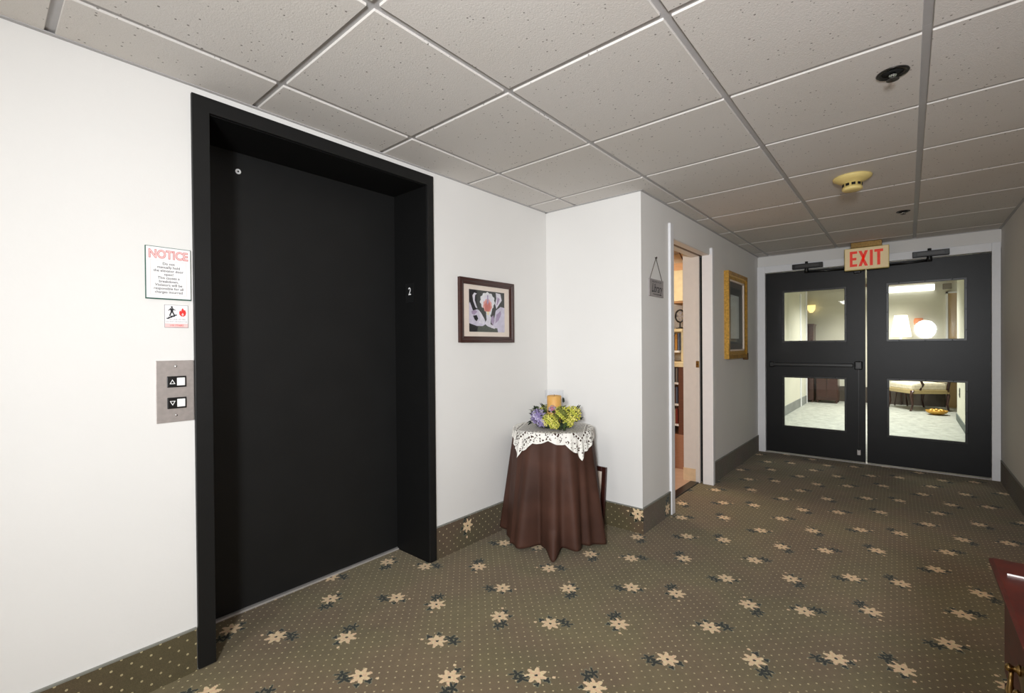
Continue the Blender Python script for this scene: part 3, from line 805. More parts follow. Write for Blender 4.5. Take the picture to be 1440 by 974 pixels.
# ---------------------------------------------------------------- pocket doorway
d2 = thing('door_2', 'white pocket doorway into the library with brass latch', 'doorway', kind='structure')
boxobj('casing', [(3.288, PK0 + .004, Y3 - 0.017, Y3 + .004, 0, 2.092)], M['trim'], d2, bev=0.003)
boxobj('casing', [(PK1 + .004, 4.258, Y3 - 0.022, Y3 + .004, 0, 2.055)], M['trim'], d2, bev=0.004)
boxobj('jamb', [(PK0 - .004, PK0 + .006, Y3 - 0.005, Y3 + 0.162, 0, PKZ)], M['trim'], d2)
boxobj('jamb', [(PK1 - .002, PK1 + 0.022, Y3 - 0.024, Y3 + 0.064, 0, PKZ)], M['trim'], d2, bev=0.001)
boxobj('jamb', [(PK1 - .002, PK1 + 0.022, Y3 + 0.089, Y3 + 0.126, 0, PKZ)], M['jamb_white'], d2, bev=0.001)
boxobj('door_leaf', (PK1 + 0.03, PK1 + 0.55, Y3 + 0.066, Y3 + 0.09, 0.01, PKZ - 0.01), M['voidblack'], d2)
boxobj('head_jamb', [(PK0, PK1, Y3 + 0.004, Y3 + 0.062, PKZ - 0.006, PKZ + .004), (PK0, PK1, Y3 + 0.092, Y3 + 0.155, PKZ - 0.006, PKZ + .004)], M['jamb_white'], d2)
boxobj('door_track', (PK0, PK1 + .02, Y3 + 0.064, Y3 + 0.09, PKZ - 0.004, PKZ + .003), M['golddark'], d2)
lt = boxobj('latch', (PK1 - 0.008, PK1 - 0.001, Y3 + 0.090, Y3 + 0.118, 1.018, 1.076), M['brass'], d2, bev=0.002)
bm = B(); lathe(bm, [(0.008, 0), (0.008, -0.003), (0.004, -0.004)], PK1 - 0.008, Y3 + 0.104, 1.047, 12, 'X'); obj('latch_bolt', bm, M['golddark'], lt)
boxobj('threshold', (PK0, PK1, Y3 + 0.10, Y3 + 0.172, -0.01, 0.008), M['blackmetal'], d2, bev=0.003)

# ---------------------------------------------------------------- library plaque
hs = thing('library_plaque', 'small grey wooden Library plaque hanging from a string', 'sign', (3.056, Y3, 1.603))
boxobj('board', (-0.115, 0.115, -0.010, -0.001, -0.058, 0.058), mat('grey_washed_board', (158, 152, 150), 0.8, var=0.15, scale=12), hs, bev=0.001)
bm = B(); tube(bm, [(-0.10, -0.006, 0.056), (0, -0.006, 0.205), (0.10, -0.006, 0.056)], 0.0022, 6); obj('string', bm, mat('jute_string', (96, 84, 76), 0.9), hs)
bm = B(); lathe(bm, [(0.003, 0), (0.003, -0.010), (0.007, -0.010), (0.006, -0.013)], 0, 0, 0.207, 12, 'Y'); obj('nail', bm, M['blackmetal'], hs)
bm = B()
text_bm(bm, 'Library', 0.082, lambda a, b: (0.0 + a, -0.0105, -0.004 + b), 0, shear=0.4, bold=0.0008, sx=0.72)
text_bm(bm, 'welcome to our', 0.024, lambda a, b: (0.0 + a, -0.0105, 0.043 + b), 0, shear=0.3, sx=1.0)
poly(bm, [(-0.06, -0.0105, -0.044), (0.08, -0.0105, -0.046), (0.08, -0.0105, -0.041), (-0.06, -0.0105, -0.040)])
obj('lettering', bm, M['ink'], hs)

# ---------------------------------------------------------------- gilt frame in corridor
gf = framed('gilt_picture', 'tall glazed print in ornate gilt frame before the fire doors', 'picture', (4.955, Y3, 1.496), 0.67, 0.825, 0.075, 0.042, M['gold'], mat('taupe_mount', (112, 104, 96), 0.5, var=0.03))
boxobj('inner_slip', [(-0.262, -0.247, -0.028, -0.01, -0.34, 0.34), (0.247, 0.262, -0.028, -0.01, -0.34, 0.34), (-0.262, 0.262, -0.028, -0.01, 0.325, 0.34), (-0.262, 0.262, -0.028, -0.01, -0.34, -0.325)], M['mat_cream'], gf)
bm = B()
poly(bm, [(-0.22, -0.0160, -0.27), (0.21, -0.0160, -0.27), (0.21, -0.0160, 0.27), (-0.22, -0.0160, 0.27)], 0)
poly(bm, [(-0.18, -0.0165, -0.22), (0.10, -0.0165, -0.22), (0.10, -0.0165, 0.20), (-0.18, -0.0165, 0.20)], 1)  # pale panel: a bright reflection in the glass, painted as flat colour
obj('artwork', bm, [mat('dark_print', (62, 64, 62), 0.4), mat('painted_reflection', (205, 212, 208), 0.4, var=0.05)], gf)
boxobj('picture_glass', (-0.26, 0.26, -0.0195, -0.018, -0.338, 0.338), M['clearglass'], gf)
bm = B(); bx(bm, 0.300, 0.342, -0.047, -0.002, -0.435, -0.365); obj('corner_bracket', bm, M['golddark'], gf, bev=0.006)

# ---------------------------------------------------------------- fire doors
XD = X5 + 0.012; DT = 0.044
# frame
struct('trim_2', [(X5 - 0.018, X5 + 0.10, 1.218, 1.300, 0, FT + 0.075), (X5 - 0.018, X5 + 0.10, Y4 + 0.004, -0.560, 0, FT + 0.075), (X5 - 0.018, X5 + 0.10, -0.560, 1.218, FT, FT + 0.075)], M['trim'], 'white steel frame around the double fire doors', 'door frame', bev=0.003)
struct('trim_3', [(X5 - 0.006, X5 + 0.09, -0.56, 1.218, -0.005, 0.006)], M['alu'], 'thin metal threshold under the double fire doors', 'threshold')
def fire_door(name, ya, yb, wins, label, bar):
    """ya > yb; wins: list of (y hi, y lo, z lo, z hi)"""
    d = thing(name, label, 'fire door', kind='structure')
    (a1, b1, zl1, zh1), (a2, b2, zl2, zh2) = wins      # lower, upper
    zb, zt = 0.014, FT - 0.006
    bm = B()
    def p(y0, y1, z0, z1): bx(bm, XD, XD + DT, y0, y1, z0, z1)
    p(ya, a1, zb, zt); p(b1, yb, zb, zt); p(a1, b1, zb, zl1); p(a1, b1, zh1, zl2); p(a1, b1, zh2, zt)
    obj('door_panel', bm, M['fireblack'], d)
    for (a, b, z0, z1) in wins:
        e = 0.016
        wf = boxobj('window_frame', [(XD - 0.007, XD + 0.01, a + e, a - 0.004, z0 - e, z1 + e), (XD - 0.007, XD + 0.01, b + .004, b - e, z0 - e, z1 + e), (XD - 0.007, XD + 0.01, a, b, z0 - e, z0 + .004), (XD - 0.007, XD + 0.01, a, b, z1 - .004, z1 + e)], M['blackmetal'], d, bev=0.002)
        bm = B()
        for t_ in (0.15, 0.5, 0.85):
            for (yy_, zz_) in ((a + (b - a) * t_, z0 - .008), (a + (b - a) * t_, z1 + .008), (a + .008, z0 + (z1 - z0) * t_), (b - .008, z0 + (z1 - z0) * t_)):
                lathe(bm, [(0.005, 0), (0.004, -0.003), (0.001, -0.0035)], XD - 0.007, yy_, zz_, 10, 'X')
        obj('screw', bm, M['blackmetal'], wf)
        boxobj('pane', (XD + 0.018, XD + 0.024, a + .002, b - .002, z0 - .002, z1 + .002), M['glass'], d)
    return d
dl = fire_door('door_3', 1.214, 0.324, [(1.040, 0.491, 0.313, 0.853), (1.037, 0.490, 1.250, 1.790)], 'black fire door with two windows and a push bar', True)
dr = fire_door('door_4', 0.310, -0.558, [(0.142, -0.398, 0.308, 0.857), (0.144, -0.392, 1.252, 1.795)], 'black fire door with two windows and no push bar', False)
# push bar
pb = boxobj('push_bar', (XD - 0.045, XD - 0.020, 1.14, 0.42, 0.978, 1.012), M['blackmetal'], dl, bev=0.005)
boxobj('bar_bracket', (XD - 0.055, XD + .002, 0.408, 0.345, 0.955, 1.038), M['blackmetal'], pb, bev=0.008)
boxobj('bar_bracket', (XD - 0.048, XD + .002, 1.175, 1.130, 0.965, 1.025), M['blackmetal'], pb, bev=0.008)
bm = B(); bx(bm, XD - 0.057, XD - .053, 0.396, 0.358, 0.972, 1.022); obj('latch_cover', bm, mat('worn_black', (58, 58, 60), 0.4), pb, bev=0.002)
boxobj('flush_bolt', (XD - 0.012, XD + .001, 0.392, 0.362, 0.082, 0.135), M['alu'], dl, bev=0.003)
boxobj('vertical_rod', (XD - 0.014, XD, 0.381, 0.373, 0.13, 0.96), M['blackmetal'], dl)
boxobj('top_latch', (XD - 0.03, XD + .001, 0.415, 0.355, 1.93, 1.99), M['blackmetal'], dl, bev=0.006)
def closer(ya, yb, parent, side):
    z0, z1 = FT + 0.004, FT + 0.056
    c = boxobj('door_closer', (X5 - 0.075, X5 - 0.018, ya, yb, z0, z1), M['blackmetal'], parent, bev=0.004)
    boxobj('closer_cover', (X5 - 0.078, X5 - 0.074, ya - 0.03, yb + 0.03, z0 + .012, z1 - .012), mat('closer_grey', (56, 54, 54), 0.35), c, bev=0.003)
    ym = ya + (yb - ya) * 0.47
    bm = B(); lathe(bm, [(0.02, -0.03), (0.02, 0.0), (0.014, 0.075), (0.014, 0.09)], X5 - 0.046, ym, FT - 0.012, 16); obj('closer_spindle', bm, M['blackmetal'], c)
    bm = B(); tube(bm, [(X5 - 0.046, ym, FT - 0.03), (X5 - 0.03, ym + side * 0.17, FT - 0.036), (X5 - 0.004, ym + side * 0.33, FT - 0.036)], 0.009, 8); obj('closer_arm', bm, M['blackmetal'], c)
closer(0.945, 0.670, dl, -1)
closer(-0.035, -0.290, dr, 1)

# exit sign
ex = thing('exit_sign', 'cream EXIT sign with red letters above the fire doors', 'exit sign', (5.765, 0.304, 2.05))
boxobj('housing', (-0.03, 0.03, -0.172, 0.172, -0.108, 0.108), M['plastic'], ex, bev=0.004)
boxobj('sign_face', (-0.0335, -0.029, -0.166, 0.166, -0.102, 0.102), M['exitface'], ex)
boxobj('canopy', (-0.045, 0.045, -0.12, 0.12, 0.108, H - 2.05), M['brass'], ex, bev=0.003)
bm = B(); xf = -0.0335
lh, lw, s = 0.150, 0.058, 0.021
def stroke(pts): prism(bm, [(xf, -a, b) for a, b in pts], (-0.002, 0, 0))
def rect(a0, a1, b0, b1): stroke([(a0, b0), (a1, b0), (a1, b1), (a0, b1)])
x0 = -0.128; zb = -lh / 2; zt = lh / 2
rect(x0, x0 + s, zb, zt); rect(x0 + s, x0 + lw, zt - 0.024, zt); rect(x0 + s, x0 + lw * .9, -0.012, 0.012); rect(x0 + s, x0 + lw, zb, zb + 0.024)
x0 = -0.060; w_ = 0.074
stroke([(x0, zb), (x0 + 0.024, zb), (x0 + w_, zt), (x0 + w_ - 0.024, zt)])
stroke([(x0, zt), (x0 + 0.024, zt), (x0 + w_ / 2 + 0.010, 0.018), (x0 + w_ / 2 - 0.003, -0.012)]); stroke([(x0 + w_ / 2 + .003, 0.012), (x0 + w_ / 2 - .010, -0.018), (x0 + w_ - 0.024, zb), (x0 + w_, zb)])
rect(0.028, 0.028 + 0.023, zb, zt)
x0 = 0.062
rect(x0, x0 + 0.066, zt - 0.025, zt); rect(x0 + 0.0215, x0 + 0.0445, zb, zt - 0.025)
obj('exit_letters', bm, M['exitred'], ex)

# ---------------------------------------------------------------- ceiling fittings
def sprinkler(name, x, y, s, label):
    t = thing(name, label, 'sprinkler', (x, y, H), group=None)
    bm = B(); lathe(bm, [(0.047 * s, 0.001), (0.049 * s, -0.002), (0.046 * s, -0.005), (0.034 * s, -0.003), (0.033 * s, 0.001)], n=36); obj('escutcheon', bm, mat('dark_bronze', (52, 50, 48), 0.3, 0.7), t)
    bm = B(); lathe(bm, [(0.033 * s, -0.0005), (0.012 * s, -0.0007)], n=24); obj('cup', bm, M['voidblack'], t)
    bm = B(); lathe(bm, [(0.009 * s, 0.001), (0.009 * s, -0.008 * s), (0.012 * s, -0.009 * s), (0.012 * s, -0.011 * s)], n=16)
    tube(bm, [(-0.012 * s, 0, -0.008 * s), (-0.015 * s, 0, -0.015 * s), (0, 0, -0.024 * s)], 0.0025 * s, 8); tube(bm, [(0.012 * s, 0, -0.008 * s), (0.015 * s, 0, -0.015 * s), (0, 0, -0.024 * s)], 0.0025 * s, 8)
    obj('sprinkler_body', bm, M['chrome'], t)
    bm = B(); lathe(bm, [(0.003, -0.022 * s), (0.019 * s, -0.025 * s), (0.019 * s, -0.027 * s), (0.003, -0.027 * s)], n=24); obj('deflector', bm, mat('dark_steel', (70, 68, 66), 0.4, 0.6), t)
    return t
sprinkler('fire_sprinkler', 2.236, 0.040, 1.0, 'recessed dark ceiling sprinkler with round escutcheon before smoke detector')
sprinkler('fire_sprinkler', 4.626, 0.024, 0.85, 'small ceiling sprinkler between smoke detector and exit sign')
sd = thing('smoke_detector', 'yellowed round smoke detector on the corridor ceiling', 'smoke detector', (3.455, 0.248, H))
bm = B(); lathe(bm, [(0.085, 0.001), (0.096, -0.004), (0.094, -0.014), (0.070, -0.030), (0.050, -0.036), (0.046, -0.040)], n=48); obj('detector_base', bm, M['plastic'], sd)
bm = B(); lathe(bm, [(0.046, -0.038), (0.047, -0.066), (0.050, -0.067), (0.050, -0.078), (0.042, -0.084), (0.01, -0.085)], n=48); hd = obj('sensor_head', bm, M['plastic'], sd)
bm = B()
for k in range(10):
    a = k * PI / 5 + 0.2; ca, sa = math.cos(a), math.sin(a); c_, s_ = math.cos(a + PI / 2) * 0.0095, math.sin(a + PI / 2) * 0.0095
    for q in (0.0475,): prism(bm, [(q * ca - c_, q * sa - s_, -0.045), (q * ca + c_, q * sa + s_, -0.045), (q * ca + c_, q * sa + s_, -0.060), (q * ca - c_, q * sa - s_, -0.060)], (ca * 0.001, sa * 0.001, 0))
obj('vent_slots', bm, M['voidblack'], hd)

# ---------------------------------------------------------------- cherry chest
CX0, CX1, CF, CBK, CZ = 0.50, 1.428, -0.160, Y4 + 0.018, 0.75
ch = thing('chest_of_drawers', 'polished cherry chest of drawers with brass bail pulls', 'chest', ((CX0 + CX1) / 2, (CF + CBK) / 2, 0))
hx, hy = (CX1 - CX0) / 2, (CF - CBK) / 2
boxobj('body', [(-hx, hx, -hy, hy, 0.09, CZ - 0.028)], M['cherry_dark'], ch, bev=0.003)
bm = B()
ov = 0.027
prof = [(0.004, -0.034), (0.010, -0.030), (0.012, -0.022), (0.024, -0.016), (ov, -0.010), (ov, -0.004), (ov - 0.006, 0.0), (-0.03, 0.0)]
rings = []
for o_, z_ in prof:
    rings.append([bm.verts.new((sx * (hx + o_), (hy + o_) if sy > 0 else -hy - .004, CZ + z_)) for sx, sy in ((-1, -1), (1, -1), (1, 1), (-1, 1))])
for k in range(len(rings) - 1):
    for i in range(4):
        j = (i + 1) % 4; bm.faces.new((rings[k][i], rings[k][j], rings[k + 1][j], rings[k + 1][i]))
bm.faces.new(rings[0]); bm.faces.new(rings[-1])
obj('top_moulding', bm, M['cherry_dark'], ch)
ins = 0.045
boxobj('top_panel', (-hx + ins, hx - ins, -hy + 0.01, hy - ins + 0.01, CZ - 0.003, CZ + 0.0025), M['cherry'], ch, bev=0.0012)
boxobj('top_highlight', [(hx - 0.0686, hx - 0.0677, -hy + .03, hy + 0.010, CZ - .001, CZ + 0.0032)], M['alu'], ch)  # thin pale strip standing in for a specular highlight on the polished top
boxobj('plinth', [(-hx + .01, hx - .01, -hy, hy - .01, 0.0, 0.09)], M['cherry_dark'], ch, bev=0.004)
def pull(parent, px, pz):
    yf = hy + 0.009
    bm = B()
    n = 28
    out = []
    for i in range(n):
        a = 2 * PI * i / n; k = 1 + 0.22 * math.cos(4 * a) + .1 * math.cos(6 * a)
        out.append((px + 0.062 * k * math.cos(a), yf, pz + 0.030 * k * math.sin(a)))
    prism(bm, out, (0, 0.003, 0))
    pl = obj('handle_plate', bm, M['brass'], parent)
    for sx in (-1, 1):
        bm = B(); lathe(bm, [(0.009, 0), (0.010, 0.003), (0.005, 0.006), (0.005, 0.011), (0.0075, 0.014), (0.006, 0.018), (0.002, 0.020)], px + sx * 0.042, yf + .002, pz + 0.012, 16, 'Y'); obj('handle_post', bm, M['brass'], pl)
    bm = B(); pts = []
    for i in range(13):
        a = PI * i / 12
        pts.append((px - 0.044 * math.cos(a), yf + 0.013 + 0.005 * math.sin(a), pz + 0.012 - 0.048 * math.sin(a) ** 0.8))
    tube(bm, pts, [0.003 + 0.0022 * math.sin(PI * i / 12) + (0.002 if i in (3, 6, 9) else 0) for i in range(13)], 10)
    obj('handle_bail', bm, M['brass'], pl)
for k, (z0, z1) in enumerate(((0.535, 0.700), (0.330, 0.515), (0.115, 0.310))):
    dw = boxobj('drawer', (-hx + 0.03, hx - 0.03, hy - .002, hy + 0.010, z0, z1), M['cherry_dark'], ch, bev=0.004)
    for px in (hx - 0.27, -hx + 0.27): pull(dw, px, (z0 + z1) / 2 + 0.012)

# ---------------------------------------------------------------- library room
LZ = 2.5
struct('floor_library', [(3.0, 5.6, Y3 + 0.155, 3.4, -0.08, 0.004)], M['libfloor'], 'pinkish beige sheet floor of the library', 'floor')
struct('wall_library_far', [(5.25, 5.35, Y3 + 0.15, 3.4, 0, LZ)], M['wall_warm'], 'warm cream far wall of the library', 'wall')
struct('wall_library_back', [(2.95, 5.35, 3.3, 3.4, 0, LZ)], M['wall_warm'], 'warm cream back wall of the library', 'wall')
struct('wall_library_near', [(2.96, 3.06, Y3 + 0.16, 3.3, 0, LZ)], M['wall_warm'], 'cream side wall of the library', 'wall')
struct('ceiling_library', [(2.95, 5.35, Y3 + 0.15, 3.4, LZ, LZ + .05)], M['wall_warm'], 'cream ceiling of the library', 'ceiling')
struct('wall_library_return', [(PK1 + 0.012, PK1 + 0.10, Y3 + 0.126, Y3 + 0.235, 0, LZ)], M['jamb_white'], 'short off-white wall return just inside the library', 'wall')
struct('baseboard_vinyl', [(PK1 + 0.006, PK1 + 0.014, Y3 + 0.128, Y3 + 0.238, 0, 0.115)], M['vinyl'], 'beige vinyl baseboard on the library wall return', 'baseboard')

bc = thing('bookcase', 'brown bookcase with white shelves inside the library', 'bookcase', (4.80, 2.15, 0))
boxobj('plinth', (-0.24, 0.28, -0.50, 0.5, 0.004, 0.34), wood('plinth_brown', (150, 106, 80), (162, 116, 90), 0.5), bc)
boxobj('side_panel', (-0.24, 0.28, -0.50, -0.448, 0.34, 1.0), M['bookwood'], bc)
boxobj('side_panel', (-0.24, 0.28, 0.44, 0.5, 0.34, 1.0), M['bookwood'], bc)
boxobj('back_panel', (0.22, 0.28, -0.448, 0.44, 0.34, 1.0), M['bookwood'], bc)
for z in (0.42, 0.62, 0.83): boxobj('shelf', (-0.235, 0.22, -0.447, 0.44, z, z + 0.02), M['white'], bc)
ct = tag(boxobj('worktop', (4.52, 5.10, 1.63, 2.68, 1.004, 1.05), M['beige'], bev=0.003), 'beige laminate worktop above the brown bookcase', 'worktop')
sh = thing('upper_shelf', 'beige open shelf unit standing on the worktop', 'shelf unit', (4.86, 2.15, 1.052))
boxobj('shelf', (-0.18, 0.2, -0.44, 0.45, 0.30, 0.33), M['beige'], sh)
boxobj('shelf', (-0.16, 0.2, -0.40, 0.45, 0.09, 0.11), M['white'], sh)
boxobj('side_panel', [(-0.12, 0.2, -0.44, -0.41, 0, 0.3)], M['beige'], sh); boxobj('side_panel', [(-0.12, 0.2, 0.42, 0.45, 0, 0.3)], M['beige'], sh)
cb = thing('wall_cabinet', 'light oak wall cabinet with a pale door in the library', 'cabinet', (5.05, 2.15, 1.66))
boxobj('body', (-0.15, 0.195, -0.5, 0.6, 0, 0.42), M['lightwood'], cb)
boxobj('door', (-0.17, -0.152, -0.38, 0.1, 0.02, 0.34), M['beige'], cb, bev=0.002); boxobj('door', (-0.17, -0.152, 0.12, 0.58, 0.02, 0.34), M['beige'], cb, bev=0.002)
mw = thing('microwave_oven', 'white microwave oven on the beige library shelf', 'microwave', (4.86, 1.935, 1.384))
boxobj('case', (-0.15, 0.18, -0.10, 0.36, 0, 0.26), M['white'], mw, bev=0.006); boxobj('door', (-0.165, -0.15, -0.05, 0.34, 0.02, 0.24), M['jamb_white'], mw, bev=0.003)
fn = thing('desk_fan', 'small black round fan beside the white microwave', 'fan', (4.76, 1.757, 1.384))
bm = B(); lathe(bm, [(0.04, 0), (0.04, 0.01), (0.006, 0.02), (0.006, 0.07)], n=20); obj('stand', bm, M['blackmetal'], fn)
bm = B(); tube(bm, [(0, 0.046 * math.cos(a), 0.13 + 0.062 * math.sin(a)) for a in [2 * PI * i / 30 for i in range(31)]], 0.008, 8); obj('guard', bm, M['blackmetal'], fn)
bm = B()
for k in range(4):
    a = k * PI / 2; prism(bm, [(0.002, 0.008 * math.cos(a + 1), 0.13 + 0.008 * math.sin(a + 1)), (0.002, 0.045 * math.cos(a - .3), 0.13 + 0.045 * math.sin(a - .3)), (0.008, 0.045 * math.cos(a + .4), 0.13 + 0.045 * math.sin(a + .4))], (0.002, 0, 0))
obj('blades', bm, M['greyink'], fn)
bkc = {'black': (32, 30, 36), 'brown': (110, 72, 38), 'amber': (176, 128, 60), 'slate': (84, 92, 112), 'red': (130, 50, 40), 'cream': (220, 208, 180), 'grey': (130, 124, 118), 'navy': (40, 44, 70)}
bkm = {k: mat('book_cover_' + k, v, 0.6) for k, v in bkc.items()}
def book(x, y, z, th, h, dep, col, label, group):
    t = thing('book', label, 'book', (x, y, z), group=group)
    bm = B(); bx(bm, -dep / 2, -dep / 2 + .004, -th / 2, th / 2, 0, h); bx(bm, -dep / 2, dep / 2, -th / 2, -th / 2 + .002, 0, h); bx(bm, -dep / 2, dep / 2, th / 2 - .002, th / 2, 0, h)
    obj('cover', bm, bkm[col], t)
    boxobj('pages', (-dep / 2 + .003, dep / 2 - .005, -th / 2 + .002, th / 2 - .002, 0.003, h - .004), M['paper'], t)
def shelfrow(cols, ystart, z, x, group, place, hmax=0.17):
    y = ystart
    seen = {}
    for i, c in enumerate(cols):
        th = 0.022 + 0.006 * (i % 3); y += th / 2
        seen[c] = seen.get(c, 0) + 1
        if cols.count(c) > 1: lab = '%s spined book on %s, number %d of its colour from the doorway side' % (c, place, seen[c])
        else: lab = 'only %s spined book on %s' % (c, place)
        book(x, y, z, th, hmax - 0.02 * ((i * 7) % 3) / 2, 0.13, c, lab, group)
        y += th / 2 + 0.001
shelfrow(['slate', 'amber', 'brown', 'black', 'cream'], 1.745, 1.164, 4.78, 'books on the shelf above the worktop', 'the shelf above the worktop', 0.175)
shelfrow(['grey', 'black', 'navy'], 1.715, 0.852, 4.64, 'books on the top bookcase shelf', 'the top bookcase shelf', 0.14)
shelfrow(['slate', 'brown', 'grey'], 1.715, 0.642, 4.64, 'books on the middle bookcase shelf', 'the middle bookcase shelf', 0.16)
shelfrow(['red', 'cream', 'black'], 1.715, 0.442, 4.64, 'books on the lowest bookcase shelf', 'the lowest bookcase shelf', 0.15)
bm = B(); tube(bm, [(4.9, 1.86, 2.5), (4.9, 1.85, 2.3), (4.91, 1.82, 2.2), (4.95, 1.78, 2.09)], 0.006, 6)
tag(obj('hanging_cable', bm, M['bookwood']), 'thin brown cable hanging above the oak wall cabinet', 'cable')
pst = thing('power_adapter', 'black power adapter on the brown bookcase plinth', 'adapter', (4.545, 1.84, 0.0))
boxobj('case', (-0.02, 0.012, -0.06, 0.04, 0.01, 0.075), M['blackmetal'], pst, bev=0.004)
bm = B(); tube(bm, [(0, 0.0, 0.07), (-0.005, -0.02, 0.14), (-0.004, 0.03, 0.2), (0.0, -0.06, 0.23)], 0.005, 6); obj('cord', bm, M['blackmetal'], pst)

# ---------------------------------------------------------------- lobby beyond the fire doors
LH = 2.56
struct('floor_lobby', [(X5 + .06, 12.3, -2.2, 4.0, -0.08, 0)], M['lobbycarpet'], 'pale grey carpet of the lobby behind the fire doors', 'floor')
struct('wall_lobby_left', [(X5 + 0.14, 11.42, 1.59, 1.70, 0, LH)], M['wall_lobby'], 'pale green-grey lobby wall seen through the push bar door', 'wall')
struct('baseboard_lobby', [(X5 + 0.14, 11.42, 1.578, 1.59, 0, 0.16)], mat('lobby_base', (124, 126, 122), 0.8, var=0.2, scale=5), 'grey carpet baseboard of the lobby', 'baseboard')
struct('wall_lobby_far', [(12.12, 12.25, -2.2, 4.0, 0, LH)], mat('lobby_far_paint', (212, 208, 192), 0.8, var=0.04, scale=2), 'beige far wall of the lobby', 'wall')
struct('baseboard_lobby_far', [(12.10, 12.12, -2.2, 4.0, 0, 0.32)], mat('dark_lobby_base', (70, 62, 54), 0.8), 'dark tall baseboard on the far lobby wall', 'baseboard')
struct('wall_lobby_right', [(X5 + 0.14, 10.25, -0.70, -0.59, 0, LH)], M['wall_lobby'], 'pale lobby wall with a dark outlet', 'wall')
struct('baseboard_lobby_right', [(X5 + 0.14, 10.25, -0.59, -0.578, 0, 0.10)], mat('lobby_base_dark', (84, 92, 86), 0.8), 'green-grey baseboard under the dark outlet', 'baseboard')
struct('wall_lobby_side', [(10.25, 12.25, -2.3, -2.2, 0, LH), (11.3, 12.25, 4.0, 4.1, 0, LH), (10.15, 10.25, -2.2, -0.70, 0, LH), (11.32, 11.42, 1.70, 4.0, 0, LH)], M['wall_lobby'], 'plain pale side walls closing the lobby', 'wall')
struct('ceiling_lobby', [(X5 + .14, 12.3, -2.3, 4.1, LH, LH + .05)], M['wall_lobby'], 'pale ceiling of the lobby', 'ceiling')
struct('trim_4', [(12.07, 12.12, -0.42, 1.3, 2.38, 2.44)], mat('brown_cornice', (120, 100, 84), 0.6), 'brown cornice strip on the far lobby wall', 'trim')
struct('trim_5', [(10.62, 10.72, 1.575, 1.59, 0.0, 2.2), (11.30, 11.42, 1.575, 1.59, 0, 2.3)], M['trim'], 'white upright door trim on the lobby wall', 'trim')
lf_ = thing('wall_light', 'long white fluorescent wall light near the lobby ceiling', 'wall light', (12.06, 0.06, 2.28))
boxobj('diffuser', (-0.04, 0.05, -0.45, 0.55, -0.055, 0.06), mat('glowing_diffuser', (250, 250, 250), 0.5, emit=(255, 255, 252), estr=1.6), lf_, bev=0.01)
boxobj('end_cap', (-0.045, 0.055, -0.46, -0.45, -0.06, 0.065), M['alu'], lf_)
bs = tag(boxobj('speaker_box', (11.98, 12.10, -0.62, -0.50, 2.23, 2.33), mat('olive_box', (104, 92, 60), 0.6), bev=0.004), 'small brown box fixed beside the long wall light', 'box')
d5 = thing('door_5', 'tall brown door in a white frame on the far lobby wall', 'door', kind='structure')
boxobj('casing', [(12.08, 12.12, -0.575, -0.545, 0, 2.18), (12.08, 12.12, -1.40, -1.37, 0, 2.18), (12.08, 12.12, -1.40, -0.545, 2.15, 2.18)], M['trim'], d5)
boxobj('door_panel', (12.095, 12.12, -1.37, -0.575, 0, 2.15), wood('tan_door', (170, 140, 96), (186, 156, 110)), d5)
bm = B(); lathe(bm, [(0.025, 0), (0.03, -0.02), (0.02, -0.04), (0.002, -0.045)], 12.095, -0.63, 1.02, 16, 'X'); obj('door_handle', bm, M['brass'], d5)

# lamp on side table
stb = thing('side_table', 'dark wooden side table under the white lamp', 'table', (11.95, 0.10, 0))
bm = B(); lathe(bm, [(0.125, 0.64), (0.14, 0.65), (0.14, 0.67), (0.125, 0.68)], n=32); obj('table_top', bm, M['darkwood'], stb)
for k in range(3):
    a = k * 2.094; bm = B(); tube(bm, [(0.10 * math.cos(a), 0.10 * math.sin(a), 0.65), (0.07 * math.cos(a), 0.07 * math.sin(a), 0.3), (0.11 * math.cos(a), 0.11 * math.sin(a), 0.0)], 0.014, 8); obj('leg', bm, M['darkwood'], stb)
lm = thing('table_lamp', 'lit table lamp with a wide white shade in the lobby', 'lamp', (11.95, 0.10, 0.682))
bm = B(); lathe(bm, [(0.09, 0), (0.09, 0.015), (0.03, 0.05), (0.07, 0.20), (0.085, 0.32), (0.04, 0.46), (0.015, 0.50), (0.012, 0.75)], n=32); obj('base', bm, M['white'], lm)
bm = B(); lathe(bm, [(0.160, 0.66), (0.158, 0.70), (0.10, 1.08), (0.098, 1.08), (0.154, 0.70), (0.156, 0.66)], n=40, cap=False); obj('lamp_shade', bm, mat('glowing_shade', (255, 250, 240), 0.8, emit=(255, 250, 238), estr=1.5), lm)
ws_ = thing('wall_sconce', 'small amber glass wall sconce beside the lit lamp', 'wall lamp', (12.12, -0.16, 1.62))
bm = B(); lathe(bm, [(0.02, -0.12), (0.06, -0.07), (0.075, 0.02), (0.06, 0.08)], -0.10, 0, 0, 20); obj('lamp_shade', bm, mat('amber_glass', (190, 104, 50), 0.4, emit=(210, 120, 60), estr=0.3), ws_)
boxobj('bracket', (-0.10, 0, -0.015, 0.015, -0.03, 0.03), M['brass'], ws_)
ws2 = thing('wall_sconce', 'glowing yellow wall sconce above the tall dark cabinet', 'wall lamp', (12.12, 1.585, 1.98))
bm = B(); lathe(bm, [(0.03, -0.08), (0.07, -0.02), (0.08, 0.08)], -0.10, 0, 0, 20); obj('lamp_shade', bm, mat('yellow_glass', (240, 214, 140), 0.4, emit=(255, 226, 150), estr=1.3), ws2)
boxobj('bracket', (-0.10, 0, -0.015, 0.015, -0.06, 0), M['brass'], ws2)

# armchair
ac = thing('armchair', 'carved wood armchair with cream upholstery in the lobby', 'armchair', (11.05, -0.06, 0), math.atan2(0.21, 0.33))
